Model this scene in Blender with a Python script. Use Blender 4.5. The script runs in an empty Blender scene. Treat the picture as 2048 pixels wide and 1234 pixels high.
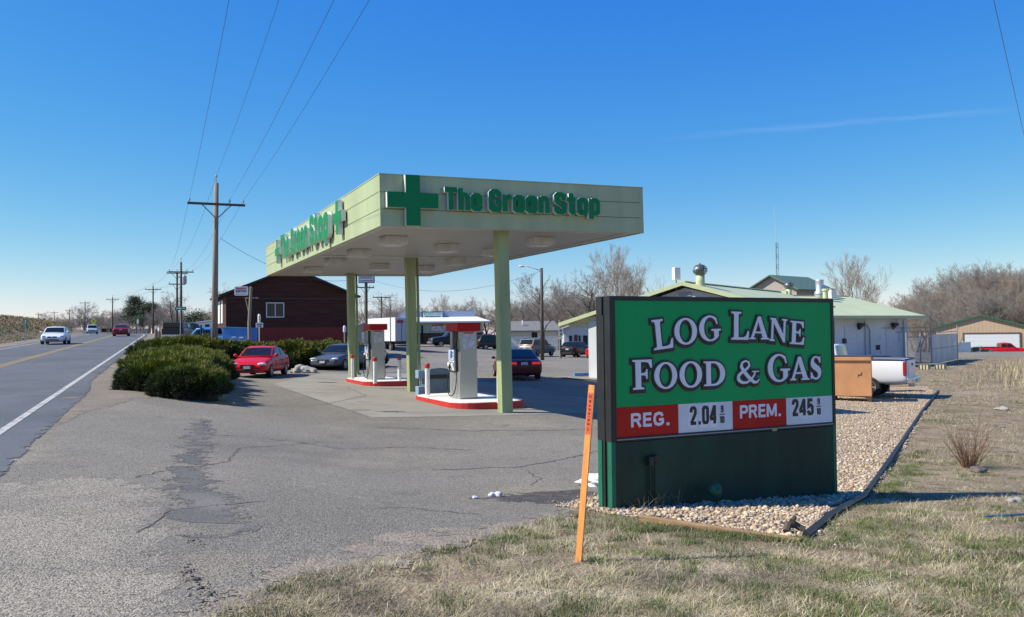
import bpy, bmesh, math, random
import numpy as np
from mathutils import Vector, Matrix
R = math.radians
C = bpy.context.scene.collection
SC = bpy.context.scene

# ------------------------------------------------------------------ camera, sky, sun, exposure
F_PX = 1700.0; CZ = 2.0; PITCH = R(1.72); ROLL = R(-0.6)
cam = bpy.data.cameras.new('camera'); camo = bpy.data.objects.new('camera', cam); C.objects.link(camo)
cam.sensor_width = 36.0; cam.lens = F_PX/2048*36.0; cam.clip_start = .05; cam.clip_end = 6000
camo.matrix_world = Matrix.Translation((0, 0, CZ)) @ Matrix.Rotation(R(90)+PITCH, 4, 'X') @ Matrix.Rotation(ROLL, 4, 'Z')
SC.camera = camo
SUN_EL = R(43.5); SUN_AZ = Vector((-.992, -.125))
w = bpy.data.worlds.new('World'); SC.world = w; w.use_nodes = True
wn = w.node_tree; bg = wn.nodes['Background']
sky = wn.nodes.new('ShaderNodeTexSky'); sky.sky_type = 'NISHITA'; sky.sun_disc = False
sky.sun_elevation = SUN_EL; sky.sun_rotation = math.atan2(SUN_AZ.x, SUN_AZ.y); sky.altitude = 1300; sky.air_density = 1.0; sky.dust_density = .35; sky.ozone_density = 2.2
bg.inputs['Strength'].default_value = .1
def wnode(t, **k):
    n = wn.nodes.new(t)
    for a, v in k.items(): setattr(n, a, v)
    return n
# thin streak of cirrus, by direction
tc = wnode('ShaderNodeTexCoord'); sep = wnode('ShaderNodeSeparateXYZ'); wn.links.new(tc.outputs['Generated'], sep.inputs[0])
def wmath(op, a, b=None):
    n = wnode('ShaderNodeMath', operation=op)
    for i, v in enumerate((a, b)):
        if v is None: continue
        if isinstance(v, (int, float)): n.inputs[i].default_value = v
        else: wn.links.new(v, n.inputs[i])
    return n.outputs[0]
tx = wmath('DIVIDE', sep.outputs['X'], wmath('MAXIMUM', sep.outputs['Y'], .05))
tz = wmath('DIVIDE', sep.outputs['Z'], wmath('MAXIMUM', sep.outputs['Y'], .05))
nz = wnode('ShaderNodeTexNoise'); nz.inputs['Scale'].default_value = 6.0; nz.inputs['Detail'].default_value = 5
cmb = wnode('ShaderNodeCombineXYZ'); wn.links.new(wmath('MULTIPLY', tx, 2.2), cmb.inputs[0]); wn.links.new(wmath('MULTIPLY', tz, 14.0), cmb.inputs[1]); wn.links.new(cmb.outputs[0], nz.inputs['Vector'])
line = wmath('SUBTRACT', wmath('SUBTRACT', tz, wmath('MULTIPLY', tx, .075)), .216)
line = wmath('ADD', line, wmath('MULTIPLY', wmath('SUBTRACT', nz.outputs[0], .5), .012))
band = wmath('MAXIMUM', wmath('SUBTRACT', 1.0, wmath('DIVIDE', wmath('ABSOLUTE', line), .0048)), 0.0)
ra = wmath('MINIMUM', wmath('MAXIMUM', wmath('DIVIDE', wmath('SUBTRACT', tx, .17), .12), 0.0), 1.0)
rb = wmath('MINIMUM', wmath('MAXIMUM', wmath('DIVIDE', wmath('SUBTRACT', .62, tx), .1), 0.0), 1.0)
amt = wmath('MULTIPLY', wmath('MULTIPLY', wmath('MULTIPLY', band, ra), rb), wmath('MULTIPLY', nz.outputs[0], .085))
hs = wnode('ShaderNodeHueSaturation'); hs.inputs['Saturation'].default_value = 1.25; hs.inputs['Value'].default_value = 1.0
wn.links.new(sky.outputs[0], hs.inputs['Color'])
# a clear high-plains sky: deeper blue overhead than the stock model
ssp = wnode('ShaderNodeSeparateColor'); wn.links.new(hs.outputs[0], ssp.inputs[0]); skc = wnode('ShaderNodeCombineColor')
for i, (kk, gm) in enumerate(((1.24, 1.28), (.89, .85), (.71, .2))):
    wn.links.new(wmath('MULTIPLY', wmath('POWER', wmath('MULTIPLY', ssp.outputs[i], .095), gm), kk/.1), skc.inputs[i])
mixc = wnode('ShaderNodeMix', data_type='RGBA'); wn.links.new(amt, mixc.inputs[0]); wn.links.new(skc.outputs[0], mixc.inputs[6]); mixc.inputs[7].default_value = (9, 9.3, 9.6, 1)
wn.links.new(mixc.outputs[2], bg.inputs['Color'])
sl = bpy.data.lights.new('sun', 'SUN'); sl.energy = 5.0; sl.angle = R(.53); sl.color = (1, .935, .80)
so = bpy.data.objects.new('sun', sl); C.objects.link(so); so.location = (-40, -5, 45)
sv = Vector((SUN_AZ.x*math.cos(SUN_EL), SUN_AZ.y*math.cos(SUN_EL), math.sin(SUN_EL)))
so.rotation_euler = sv.to_track_quat('Z', 'Y').to_euler()
SC.view_settings.view_transform = 'Standard'; SC.view_settings.look = 'None'; SC.view_settings.exposure = 0.40; SC.view_settings.gamma = 1.0
SC.cycles.max_bounces = 6; SC.cycles.diffuse_bounces = 3; SC.cycles.glossy_bounces = 3; SC.cycles.transparent_max_bounces = 6

# ------------------------------------------------------------------ terrain and where a point of the photograph lies on it
def ss(a, b, t):
    t = np.clip((np.asarray(t, float)-a)/(b-a), 0, 1); return t*t*(3-2*t)
def xR(y): return -8.55-.408*(y-14.2)          # right edge line of the highway
def zga(x, y):
    x = np.asarray(x, float); y = np.asarray(y, float)
    zl = np.clip(-.2-.03*x, -.6, .3)
    zl = zl+.5*ss(60, 105, y)*(1-ss(-8, 4, x))
    z = .3+(zl-.3)*ss(3, 16, y)
    u = (x-xR(y))*.926
    yy = np.maximum(y, 0)
    zr = np.where(yy < 100, .16+.0196*yy, 2.12+.9*(1-np.exp(-(np.maximum(yy, 100)-100)/45)))
    W = 6+22*ss(55, 85, y)
    wt = 1-ss(0, 1, (u-.5)/W)
    z = z+(zr-z)*wt
    z = z-1.0*ss(97, 103, y)*ss(40, 48, x)*(1-ss(170, 220, y))
    return z+2.8*ss(0, 1, (-10-u)/9)*ss(50, 95, y)*(1-ss(150, 240, y))
def zg(x, y): return float(zga(x, y))
def ray(px, py):
    u = (px-1024)/F_PX; v = (617-py)/F_PX
    c, s = math.cos(ROLL), math.sin(ROLL)
    u, v = u*c-v*s, u*s+v*c
    cp, sp = math.cos(PITCH), math.sin(PITCH)
    return (u, cp-v*sp, sp+v*cp)
def P(px, py, d):
    r = ray(px, py); t = d/r[1]; return Vector((r[0]*t, d, CZ+r[2]*t))
def G(px, py):
    r = ray(px, py); t = .5
    while t < 3000 and CZ+r[2]*t > zg(r[0]*t, r[1]*t): t *= 1.01
    lo, hi = t/1.01, t
    for _ in range(30):
        m = (lo+hi)/2
        if CZ+r[2]*m < zg(r[0]*m, r[1]*m): hi = m
        else: lo = m
    return Vector((r[0]*hi, r[1]*hi, zg(r[0]*hi, r[1]*hi)))
def on(px, d, dz=0):                            # ground point under column px at distance d
    x = P(px, 660, d).x; return Vector((x, d, zg(x, d)+dz))

# ------------------------------------------------------------------ materials
MATS = {}
def mat(name, col, rough=.6, metal=0., var=.12, scale=4., bump=0., bscale=None, spec=.5, emit=None, stretch=None, col2=None, detail=6, coat=0.):
    if name in MATS: return MATS[name]
    m = bpy.data.materials.new(name); m.use_nodes = True; nt = m.node_tree; b = nt.nodes['Principled BSDF']
    b.inputs['Roughness'].default_value = rough; b.inputs['Metallic'].default_value = metal; b.inputs['Specular IOR Level'].default_value = spec
    if coat: b.inputs['Coat Weight'].default_value = coat; b.inputs['Coat Roughness'].default_value = .05
    t = nt.nodes.new('ShaderNodeTexCoord'); vec = t.outputs['Object']
    if stretch:
        mp = nt.nodes.new('ShaderNodeMapping'); mp.inputs['Scale'].default_value = stretch; nt.links.new(vec, mp.inputs[0]); vec = mp.outputs[0]
    n = nt.nodes.new('ShaderNodeTexNoise'); n.inputs['Scale'].default_value = scale; n.inputs['Detail'].default_value = detail; nt.links.new(vec, n.inputs['Vector'])
    rp = nt.nodes.new('ShaderNodeValToRGB'); nt.links.new(n.outputs[0], rp.inputs[0])
    c2 = col2 or tuple(min(1, c*(1+var)) for c in col)
    c1 = col if col2 else tuple(c*(1-var) for c in col)
    rp.color_ramp.elements[0].position = .32; rp.color_ramp.elements[1].position = .68
    rp.color_ramp.elements[0].color = (*c1, 1); rp.color_ramp.elements[1].color = (*c2, 1)
    nt.links.new(rp.outputs[0], b.inputs['Base Color'])
    if bump:
        n2 = nt.nodes.new('ShaderNodeTexNoise'); n2.inputs['Scale'].default_value = bscale or scale*6; n2.inputs['Detail'].default_value = 4; nt.links.new(vec, n2.inputs['Vector'])
        bp = nt.nodes.new('ShaderNodeBump'); bp.inputs['Strength'].default_value = bump; bp.inputs['Distance'].default_value = .02
        nt.links.new(n2.outputs[0], bp.inputs['Height']); nt.links.new(bp.outputs[0], b.inputs['Normal'])
    if emit:
        b.inputs['Emission Color'].default_value = (*emit[0], 1); b.inputs['Emission Strength'].default_value = emit[1]
    MATS[name] = m; return m
def nodes_of(m): return m.node_tree, m.node_tree.nodes['Principled BSDF']
def stripes(m, axis, per, depth=.5, darken=0., width=.12):
    """board or rib joints along an object axis, as bump and a darker joint"""
    nt, b = nodes_of(m)
    t = nt.nodes.new('ShaderNodeTexCoord'); s = nt.nodes.new('ShaderNodeSeparateXYZ'); nt.links.new(t.outputs['Object'], s.inputs[0])
    def mth(op, a, bb):
        n = nt.nodes.new('ShaderNodeMath'); n.operation = op
        for i, v in enumerate((a, bb)):
            if isinstance(v, (int, float)): n.inputs[i].default_value = v
            else: nt.links.new(v, n.inputs[i])
        return n.outputs[0]
    src = s.outputs['XYZ'.index(axis)] if len(axis) == 1 else mth('ADD', s.outputs[0], s.outputs[1])
    f = mth('FRACT', mth('DIVIDE', src, per), 0.)
    g = mth('LESS_THAN', f, width)
    if darken:
        mx = nt.nodes.new('ShaderNodeMix'); mx.data_type = 'RGBA'; mx.blend_type = 'MULTIPLY'
        old = b.inputs['Base Color'].links[0].from_socket
        nt.links.new(mth('MULTIPLY', g, darken), mx.inputs[0]); nt.links.new(old, mx.inputs[6]); mx.inputs[7].default_value = (.25, .25, .25, 1)
        nt.links.new(mx.outputs[2], b.inputs['Base Color'])
    bp = nt.nodes.new('ShaderNodeBump'); bp.inputs['Strength'].default_value = depth; bp.inputs['Distance'].default_value = .03
    nt.links.new(mth('SUBTRACT', 1., g), bp.inputs['Height']); nt.links.new(bp.outputs[0], b.inputs['Normal'])
    return m

# ------------------------------------------------------------------ mesh helpers
class MB:
    def __init__(s): s.v = []; s.f = []; s.m = []
    def add(s, vs, fs, m=0, M=None):
        o = len(s.v)
        s.v += [tuple(M @ Vector(p)) for p in vs] if M is not None else [tuple(p) for p in vs]
        for f in fs: s.f.append(tuple(i+o for i in f)); s.m.append(m)
        return s
    def box(s, x0, x1, y0, y1, z0, z1, m=0, M=None):
        vs = [(x0,y0,z0),(x1,y0,z0),(x1,y1,z0),(x0,y1,z0),(x0,y0,z1),(x1,y0,z1),(x1,y1,z1),(x0,y1,z1)]
        return s.add(vs, [(3,2,1,0),(4,5,6,7),(0,1,5,4),(1,2,6,5),(2,3,7,6),(3,0,4,7)], m, M)
    def prism(s, pts, z0, z1, m=0, M=None, mside=None):
        n = len(pts)
        a = sum(pts[i][0]*pts[(i+1)%n][1]-pts[(i+1)%n][0]*pts[i][1] for i in range(n))
        if a < 0: pts = pts[::-1]
        vs = [(p[0],p[1],z0) for p in pts]+[(p[0],p[1],z1) for p in pts]
        s.add(vs, [tuple(range(n-1,-1,-1)), tuple(range(n,2*n))], m, M)
        return s.add(vs, [(i,(i+1)%n,(i+1)%n+n,i+n) for i in range(n)], m if mside is None else mside, M)
    def tube(s, pts, r, n=6, m=0, M=None, cap=True):
        pts = [Vector(p) for p in pts]; k = len(pts); rs = r if isinstance(r, (list, tuple)) else [r]*k
        vs = []; up = None
        for i, p in enumerate(pts):
            d = (pts[min(i+1,k-1)]-pts[max(i-1,0)]).normalized()
            if up is None: up = Vector((0,0,1)) if abs(d.z) < .9 else Vector((1,0,0))
            a = d.cross(up)
            if a.length < 1e-4: a = d.cross(Vector((0,1,0)))
            a.normalize(); b = a.cross(d).normalized(); up = b
            for j in range(n):
                t = 2*math.pi*j/n; vs.append(p+(a*math.cos(t)+b*math.sin(t))*rs[i])
        fs = [(i*n+j, i*n+(j+1)%n, (i+1)*n+(j+1)%n, (i+1)*n+j) for i in range(k-1) for j in range(n)]
        if cap: fs += [tuple(range(n-1,-1,-1)), tuple((k-1)*n+j for j in range(n))]
        return s.add(vs, fs, m, M)
    def lathe(s, prof, n=16, m=0, M=None, closed=False):
        vs = []; k = len(prof)
        for r_, z in prof:
            for j in range(n):
                t = 2*math.pi*j/n; vs.append((r_*math.cos(t), r_*math.sin(t), z))
        fs = [(i*n+j, i*n+(j+1)%n, (i+1)*n+(j+1)%n, (i+1)*n+j) for i in range(k-1) for j in range(n)]
        if closed: fs += [((k-1)*n+j, (k-1)*n+(j+1)%n, (j+1)%n, j) for j in range(n)]
        else: fs += [tuple(range(n-1,-1,-1)), tuple((k-1)*n+j for j in range(n))]
        return s.add(vs, fs, m, M)
    def ball(s, c, rx, ry, rz, m=0, n=12, k=8):
        prof = [(math.sin(math.pi*i/k) or 1e-4, -math.cos(math.pi*i/k)) for i in range(k+1)]
        return s.lathe([(max(p,1e-3), z) for p, z in prof], n, m, Matrix.Translation(c) @ Matrix.Diagonal((rx, ry, rz, 1)))
    def build(s, name, mats, parent=None, bevel=0., smooth=False, seg=2):
        me = bpy.data.meshes.new(name); me.from_pydata(s.v, [], s.f)
        for m in (mats if isinstance(mats, (list, tuple)) else [mats]): me.materials.append(m)
        if any(s.m): me.polygons.foreach_set('material_index', s.m)
        if smooth: me.polygons.foreach_set('use_smooth', [True]*len(me.polygons))
        bm = bmesh.new(); bm.from_mesh(me); bmesh.ops.recalc_face_normals(bm, faces=bm.faces); bm.to_mesh(me); bm.free()
        o = bpy.data.objects.new(name, me); C.objects.link(o)
        if parent is not None: o.parent = parent
        if bevel:
            b = o.modifiers.new('bevel', 'BEVEL'); b.width = bevel; b.segments = seg; b.limit_method = 'ANGLE'; b.angle_limit = R(40)
        return o
def fast_mesh(name, V, Fc, mats, parent=None, midx=None, smooth=False):
    """numpy verts (n,3) and equal-sized faces (m,k)"""
    me = bpy.data.meshes.new(name); n, k = Fc.shape
    me.vertices.add(len(V)); me.vertices.foreach_set('co', np.ascontiguousarray(V, np.float32).ravel())
    me.loops.add(n*k); me.loops.foreach_set('vertex_index', np.ascontiguousarray(Fc, np.int32).ravel())
    me.polygons.add(n); me.polygons.foreach_set('loop_start', np.arange(0, n*k, k, dtype=np.int32))
    for m in (mats if isinstance(mats, (list, tuple)) else [mats]): me.materials.append(m)
    if midx is not None: me.polygons.foreach_set('material_index', np.ascontiguousarray(midx, np.int32))
    if smooth: me.polygons.foreach_set('use_smooth', np.ones(n, bool))
    me.update(calc_edges=True); me.validate()
    o = bpy.data.objects.new(name, me); C.objects.link(o)
    if parent is not None: o.parent = parent
    return o
def tag(o, label, cat, group=None):
    o['label'] = label; o['category'] = cat
    if group: o['group'] = group
    return o
def thing(name, label, cat, loc=(0,0,0), rz=0., group=None):
    o = bpy.data.objects.new(name, None); C.objects.link(o); o.empty_display_size = .2
    o.location = loc; o.rotation_euler = (0, 0, rz); return tag(o, label, cat, group)
def dup(root, loc, rz, label=None, scale=None, group=None):
    r = root.copy(); C.objects.link(r); r.location = loc; r.rotation_euler = (0, 0, rz)
    if label: r['label'] = label
    if group: r['group'] = group
    if scale: r.scale = (scale,)*3 if isinstance(scale, (int, float)) else scale
    for ch in list(root.children):
        c = ch.copy(); C.objects.link(c); c.parent = r
        for g in list(ch.children):
            d = g.copy(); C.objects.link(d); d.parent = c
    return r
def struct(o, kind='structure'): o['kind'] = kind; return o
def basis(ox, oy, oz, ux):                       # matrix of a vertical plane: x along ux, y up, z out of the face
    ux = Vector((ux[0], ux[1], 0)).normalized(); n = Vector((ux.y, -ux.x, 0))
    return Matrix(((ux.x, 0, n.x, ox), (ux.y, 0, n.y, oy), (0, 1, 0, oz), (0, 0, 0, 1)))

# ------------------------------------------------------------------ letters: strokes with a width, cap height 1
HV = {  # heavy condensed, stroke .19
 'T': (.5, [[(0,.905),(.5,.905)], [(.25,.0),(.25,.905)]]), 'h': (.47, [[(.095,0),(.095,1)], [(.12,.685),(.3,.685),(.375,.6),(.375,0)]]),
 'e': (.47, [[(.375,.27),(.375,.16),(.31,.095),(.16,.095),(.095,.16),(.095,.62),(.16,.685),(.31,.685),(.375,.62),(.375,.42),(.12,.42)]]),
 'G': (.5, [[(.4,.66),(.4,.83),(.33,.905),(.17,.905),(.1,.83),(.1,.17),(.17,.095),(.33,.095),(.4,.17),(.4,.44),(.25,.44)]]),
 'r': (.38, [[(.095,0),(.095,.78)], [(.12,.6),(.22,.69),(.36,.69)]]), 'n': (.47, [[(.095,0),(.095,.78)], [(.12,.685),(.3,.685),(.375,.6),(.375,0)]]),
 'S': (.5, [[(.4,.66),(.4,.83),(.33,.905),(.17,.905),(.1,.83),(.1,.66),(.16,.57),(.34,.44),(.4,.35),(.4,.17),(.33,.095),(.17,.095),(.1,.17),(.1,.33)]]),
 't': (.37, [[(.17,1),(.17,.16),(.22,.095),(.35,.095)], [(0,.69),(.35,.69)]]),
 'o': (.47, [[(.16,.095),(.31,.095),(.375,.16),(.375,.62),(.31,.685),(.16,.685),(.095,.62),(.095,.16),(.16,.095),(.2,.095)]]),
 'p': (.47, [[(.095,.78),(.095,-.2)], [(.12,.685),(.31,.685),(.375,.62),(.375,.16),(.31,.095),(.12,.095)]])}
BD = {  # bold caps and digits, stroke .17
 'R': (.66, [[(.085,0),(.085,1)], [(.12,.915),(.42,.915),(.52,.83),(.52,.6),(.42,.5),(.12,.5)], [(.36,.47),(.57,0)]]),
 'E': (.56, [[(.085,0),(.085,1)], [(.1,.915),(.52,.915)], [(.1,.52),(.48,.52)], [(.1,.085),(.53,.085)]]),
 'G': (.7, [[(.58,.7),(.5,.88),(.33,.915),(.15,.83),(.09,.6),(.09,.4),(.15,.17),(.33,.085),(.5,.13),(.58,.22),(.58,.44),(.36,.44)]]),
 'P': (.6, [[(.085,0),(.085,1)], [(.12,.915),(.4,.915),(.51,.82),(.51,.56),(.4,.46),(.12,.46)]]),
 'M': (.8, [[(.085,0),(.085,1)], [(.7,0),(.7,1)], [(.1,.97),(.39,.1)], [(.69,.97),(.39,.1)]]),
 '.': (.26, [[(.06,.085),(.23,.085)]]),
 '0': (.5, [[(.15,.085),(.34,.085),(.41,.17),(.41,.83),(.34,.915),(.15,.915),(.085,.83),(.085,.17),(.15,.085),(.2,.085)]]),
 '1': (.3, [[(.18,0),(.18,1)], [(.02,.8),(.17,.92)]]),
 '2': (.5, [[(.09,.68),(.09,.83),(.16,.915),(.34,.915),(.41,.83),(.41,.62),(.1,.1)], [(.04,.085),(.46,.085)]]),
 '4': (.52, [[(.37,0),(.37,1)], [(.36,.97),(.06,.3)], [(.0,.27),(.5,.27)]]),
 '5': (.5, [[(.42,.915),(.12,.915),(.1,.52),(.3,.6),(.41,.5),(.41,.17),(.34,.085),(.16,.085),(.085,.17),(.085,.28)]]),
 '9': (.5, [[(.085,.25),(.085,.16),(.15,.085),(.34,.085),(.41,.17),(.41,.83),(.34,.915),(.15,.915),(.085,.83),(.085,.55),(.15,.46),(.4,.46)]]),
 'W': (.86, [[(.06,1),(.24,.05)], [(.24,.05),(.43,.95)], [(.43,.95),(.62,.05)], [(.62,.05),(.8,1)]]),
 'A': (.66, [[(.06,0),(.33,.97)], [(.33,.97),(.6,0)], [(.16,.3),(.5,.3)]]),
 'N': (.66, [[(.085,0),(.085,1)], [(.57,0),(.57,1)], [(.1,.95),(.55,.05)]]), 'I': (.24, [[(.1,0),(.1,1)]]),
 'T': (.56, [[(0,.915),(.56,.915)], [(.28,0),(.28,.9)]]), 'L': (.52, [[(.085,0),(.085,1)], [(.1,.085),(.5,.085)]]),
 'C': (.66, [[(.58,.7),(.5,.88),(.33,.915),(.15,.83),(.09,.6),(.09,.4),(.15,.17),(.33,.085),(.5,.13),(.58,.3)]])}
def ribbon(mb, pts, wd, z0, z1, sx=1., sy=1., ox=0., oy=0., M=None, mside=None):
    p = [Vector((a*sx+ox, b*sy+oy)) for a, b in pts]; n = len(p); L = []; Rr = []
    for i in range(n):
        d0 = (p[i]-p[i-1]).normalized() if i else (p[1]-p[0]).normalized()
        d1 = (p[i+1]-p[i]).normalized() if i < n-1 else d0
        t = (d0+d1).normalized(); nn = Vector((-t.y, t.x)); k = 1/max(.5, nn.dot(Vector((-d0.y, d0.x))))
        wx = wd[i] if isinstance(wd, (list, tuple)) else wd
        off = nn*k*wx*.5
        L.append(p[i]+off); Rr.append(p[i]-off)
    vs = [(q.x, q.y, z0) for q in L]+[(q.x, q.y, z0) for q in Rr]+[(q.x, q.y, z1) for q in L]+[(q.x, q.y, z1) for q in Rr]
    mb.add(vs, [(2*n+i, 3*n+i, 3*n+i+1, 2*n+i+1) for i in range(n-1)], 0, M)
    sd = [(i, 2*n+i, 2*n+i+1, i+1) for i in range(n-1)]+[(n+i, n+i+1, 3*n+i+1, 3*n+i) for i in range(n-1)]+[(0, n, 3*n, 2*n), (n-1, 3*n-1, 4*n-1, 2*n-1)][:1]+[(n-1, 3*n-1, 4*n-1, 2*n-1)]
    mb.add(vs, sd, mside if mside is not None else 0, M)
def write(mb, txt, font, x, y, h, width=None, stroke=.19, gap=.06, space=.22, z0=0., z1=.01, M=None, mside=None, dz=.0006):
    adv = sum((space if c == ' ' else font[c][0]+gap) for c in txt)-gap
    sx = (width/adv) if width else h
    cx = 0.; k = 0
    for c in txt:
        if c == ' ': cx += space; continue
        for st in font[c][1]:
            ribbon(mb, st, stroke*(sx*.55+h*.45), z0, z1+dz*(k % 3), sx, h, x+cx*sx, y, M, mside); k += 1
        cx += font[c][0]+gap
    return adv*sx
def plain_text(name, txt, size, m, parent, M, width=None, ext=.002, off=.0):
    c = bpy.data.curves.new(name, 'FONT'); c.body = txt; c.size = size; c.extrude = ext; c.offset = off; c.resolution_u = 3
    o = bpy.data.objects.new(name, c); C.objects.link(o); bpy.context.view_layer.update()
    me = bpy.data.meshes.new_from_object(o.evaluated_get(bpy.context.evaluated_depsgraph_get()))
    C.objects.unlink(o); bpy.data.objects.remove(o); bpy.data.curves.remove(c)
    if width:
        xs = [v.co.x for v in me.vertices]; k = width/(max(xs)-min(xs)); me.transform(Matrix.Diagonal((k, 1, 1, 1)))
    me.transform(M); me.materials.clear(); me.materials.append(m); me.name = name
    o = bpy.data.objects.new(name, me); C.objects.link(o); o.parent = parent; return o
# ------------------------------------------------------------------ ground materials
def ground_mat(name, layers, rough=.9, speck=None, bump=.6, bscale=40., spec=.25):
    """layers: (colour, noise scale, lo, hi) mixed one over the other; speck: (scale, dark, light) stones in the surface"""
    m = bpy.data.materials.new(name); m.use_nodes = True; nt, b = nodes_of(m)
    b.inputs['Roughness'].default_value = rough; b.inputs['Specular IOR Level'].default_value = spec
    t = nt.nodes.new('ShaderNodeTexCoord').outputs['Object']
    col = None
    for i, (c, sc, lo, hi) in enumerate(layers):
        if col is None:
            rgb = nt.nodes.new('ShaderNodeRGB'); rgb.outputs[0].default_value = (*c, 1); col = rgb.outputs[0]; continue
        n = nt.nodes.new('ShaderNodeTexNoise'); n.inputs['Scale'].default_value = sc; n.inputs['Detail'].default_value = 7; n.inputs['Roughness'].default_value = .62
        mp = nt.nodes.new('ShaderNodeMapping'); mp.inputs['Location'].default_value = (i*13.7, i*7.1, i*3.3); nt.links.new(t, mp.inputs[0]); nt.links.new(mp.outputs[0], n.inputs['Vector'])
        r = nt.nodes.new('ShaderNodeMapRange'); r.inputs['From Min'].default_value = lo; r.inputs['From Max'].default_value = hi; nt.links.new(n.outputs[0], r.inputs['Value'])
        mx = nt.nodes.new('ShaderNodeMix'); mx.data_type = 'RGBA'; nt.links.new(r.outputs[0], mx.inputs[0]); nt.links.new(col, mx.inputs[6]); mx.inputs[7].default_value = (*c, 1); col = mx.outputs[2]
    hgt = None
    if speck:
        v = nt.nodes.new('ShaderNodeTexVoronoi'); v.inputs['Scale'].default_value = speck[0]; nt.links.new(t, v.inputs['Vector'])
        sp = nt.nodes.new('ShaderNodeSeparateColor'); nt.links.new(v.outputs['Color'], sp.inputs[0])
        r = nt.nodes.new('ShaderNodeMapRange'); r.inputs['To Min'].default_value = speck[1]; r.inputs['To Max'].default_value = speck[2]; nt.links.new(sp.outputs[0], r.inputs['Value'])
        mx = nt.nodes.new('ShaderNodeVectorMath'); mx.operation = 'SCALE'; nt.links.new(col, mx.inputs[0]); nt.links.new(r.outputs[0], mx.inputs['Scale']); col = mx.outputs[0]
        hgt = v.outputs['Distance']
    nt.links.new(col, b.inputs['Base Color'])
    n2 = nt.nodes.new('ShaderNodeTexNoise'); n2.inputs['Scale'].default_value = bscale; n2.inputs['Detail'].default_value = 5; nt.links.new(t, n2.inputs['Vector'])
    bp = nt.nodes.new('ShaderNodeBump'); bp.inputs['Strength'].default_value = bump; bp.inputs['Distance'].default_value = .015
    nt.links.new(n2.outputs[0], bp.inputs['Height'])
    if hgt is not None:
        bp2 = nt.nodes.new('ShaderNodeBump'); bp2.inputs['Strength'].default_value = bump; bp2.inputs['Distance'].default_value = .01; bp2.invert = True
        nt.links.new(hgt, bp2.inputs['Height']); nt.links.new(bp.outputs[0], bp2.inputs['Normal']); bp = bp2
    nt.links.new(bp.outputs[0], b.inputs['Normal'])
    MATS[name] = m; return m
FIELD = ground_mat('field_soil', [((.235,.18,.115),1,0,1), ((.29,.23,.145),.9,.42,.6), ((.13,.10,.065),2.3,.52,.66), ((.11,.12,.045),.35,.56,.68), ((.34,.275,.19),.25,.58,.7)], speck=(45,.75,1.2), bump=.9, bscale=25)
LOT = ground_mat('lot_asphalt', [((.215,.196,.160),1,0,1), ((.172,.157,.13),.22,.4,.62), ((.25,.222,.172),.5,.52,.7), ((.145,.134,.114),1.4,.6,.74), ((.255,.216,.158),.12,.58,.68)], speck=(85,.45,1.65), bump=.6, bscale=60)
SAND = ground_mat('sandy_dirt', [((.265,.225,.175),1,0,1), ((.21,.185,.15),2.5,.45,.62), ((.30,.25,.19),1.4,.5,.66)], speck=(60,.6,1.35), bump=.6, bscale=40)
ROADM = ground_mat('road_asphalt', [((.118,.128,.138),1,0,1), ((.094,.103,.112),.3,.42,.62), ((.145,.148,.148),.9,.55,.72)], speck=(80,.8,1.22), bump=.35, bscale=70)
PATCHM = ground_mat('tar_patch_asphalt', [((.125,.12,.11),1,0,1), ((.185,.172,.15),1.3,.44,.6), ((.105,.102,.095),3,.55,.65)], speck=(70,.8,1.2), bump=.4, bscale=30)
CONC = ground_mat('apron_concrete', [((.275,.258,.218),1,0,1), ((.225,.21,.18),.6,.45,.62), ((.30,.28,.235),.3,.5,.66), ((.15,.145,.14),1.8,.64,.74)], speck=(120,.88,1.12), bump=.2, bscale=60)
DIRT = ground_mat('shoulder_dirt', [((.235,.20,.15),1,0,1), ((.19,.165,.13),1.1,.45,.62), ((.27,.225,.17),.4,.52,.68)], speck=(50,.75,1.2), bump=.7, bscale=30)
GRAV = ground_mat('gravel_bed', [((.40,.31,.205),1,0,1), ((.33,.25,.16),1.2,.45,.62), ((.46,.375,.265),3,.52,.66)], speck=(26,.5,1.35), bump=1.0, bscale=20)
DAMP = ground_mat('damp_asphalt', [((.075,.068,.06),1,0,1), ((.11,.10,.085),4,.5,.65)], rough=.75, speck=(45,.6,1.4), bump=.6, bscale=40)
PAINT_W = ground_mat('road_paint_white', [((.46,.455,.43),1,0,1), ((.22,.22,.215),5,.5,.64)], speck=(60,.85,1.1), bump=.2)
PAINT_Y = ground_mat('road_paint_yellow', [((.42,.28,.09),1,0,1), ((.22,.19,.12),4,.48,.64)], speck=(60,.85,1.1), bump=.2)

# ------------------------------------------------------------------ the lattice every sheet is cut from
xs = np.concatenate([-80-np.cumsum(1.0*1.16**np.arange(34))[::-1], np.arange(-80, -40, 1.), np.arange(-40, 30, .5), np.arange(30, 60, 1.), 60+np.cumsum(1.0*1.16**np.arange(34))])
ys = np.concatenate([-6-np.cumsum(1.0*1.3**np.arange(14))[::-1], np.arange(-6, 50, .5), np.arange(50, 140, 1.), 140+np.cumsum(1.0*1.14**np.arange(38))])
XX, YY = np.meshgrid(xs, ys, indexing='ij'); ZZ = zga(XX, YY)
rg = np.random.default_rng(3)
nx, ny = XX.shape
def lattice_object(name, m):
    V = np.stack([XX.ravel(), YY.ravel(), ZZ.ravel()], 1)
    i, j = np.meshgrid(np.arange(nx-1), np.arange(ny-1), indexing='ij'); a = (i*ny+j).ravel()
    T = np.concatenate([np.stack([a, a+ny, a+ny+1], 1), np.stack([a, a+ny+1, a+1], 1)])
    return fast_mesh(name, V, T, m, smooth=True)
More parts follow.
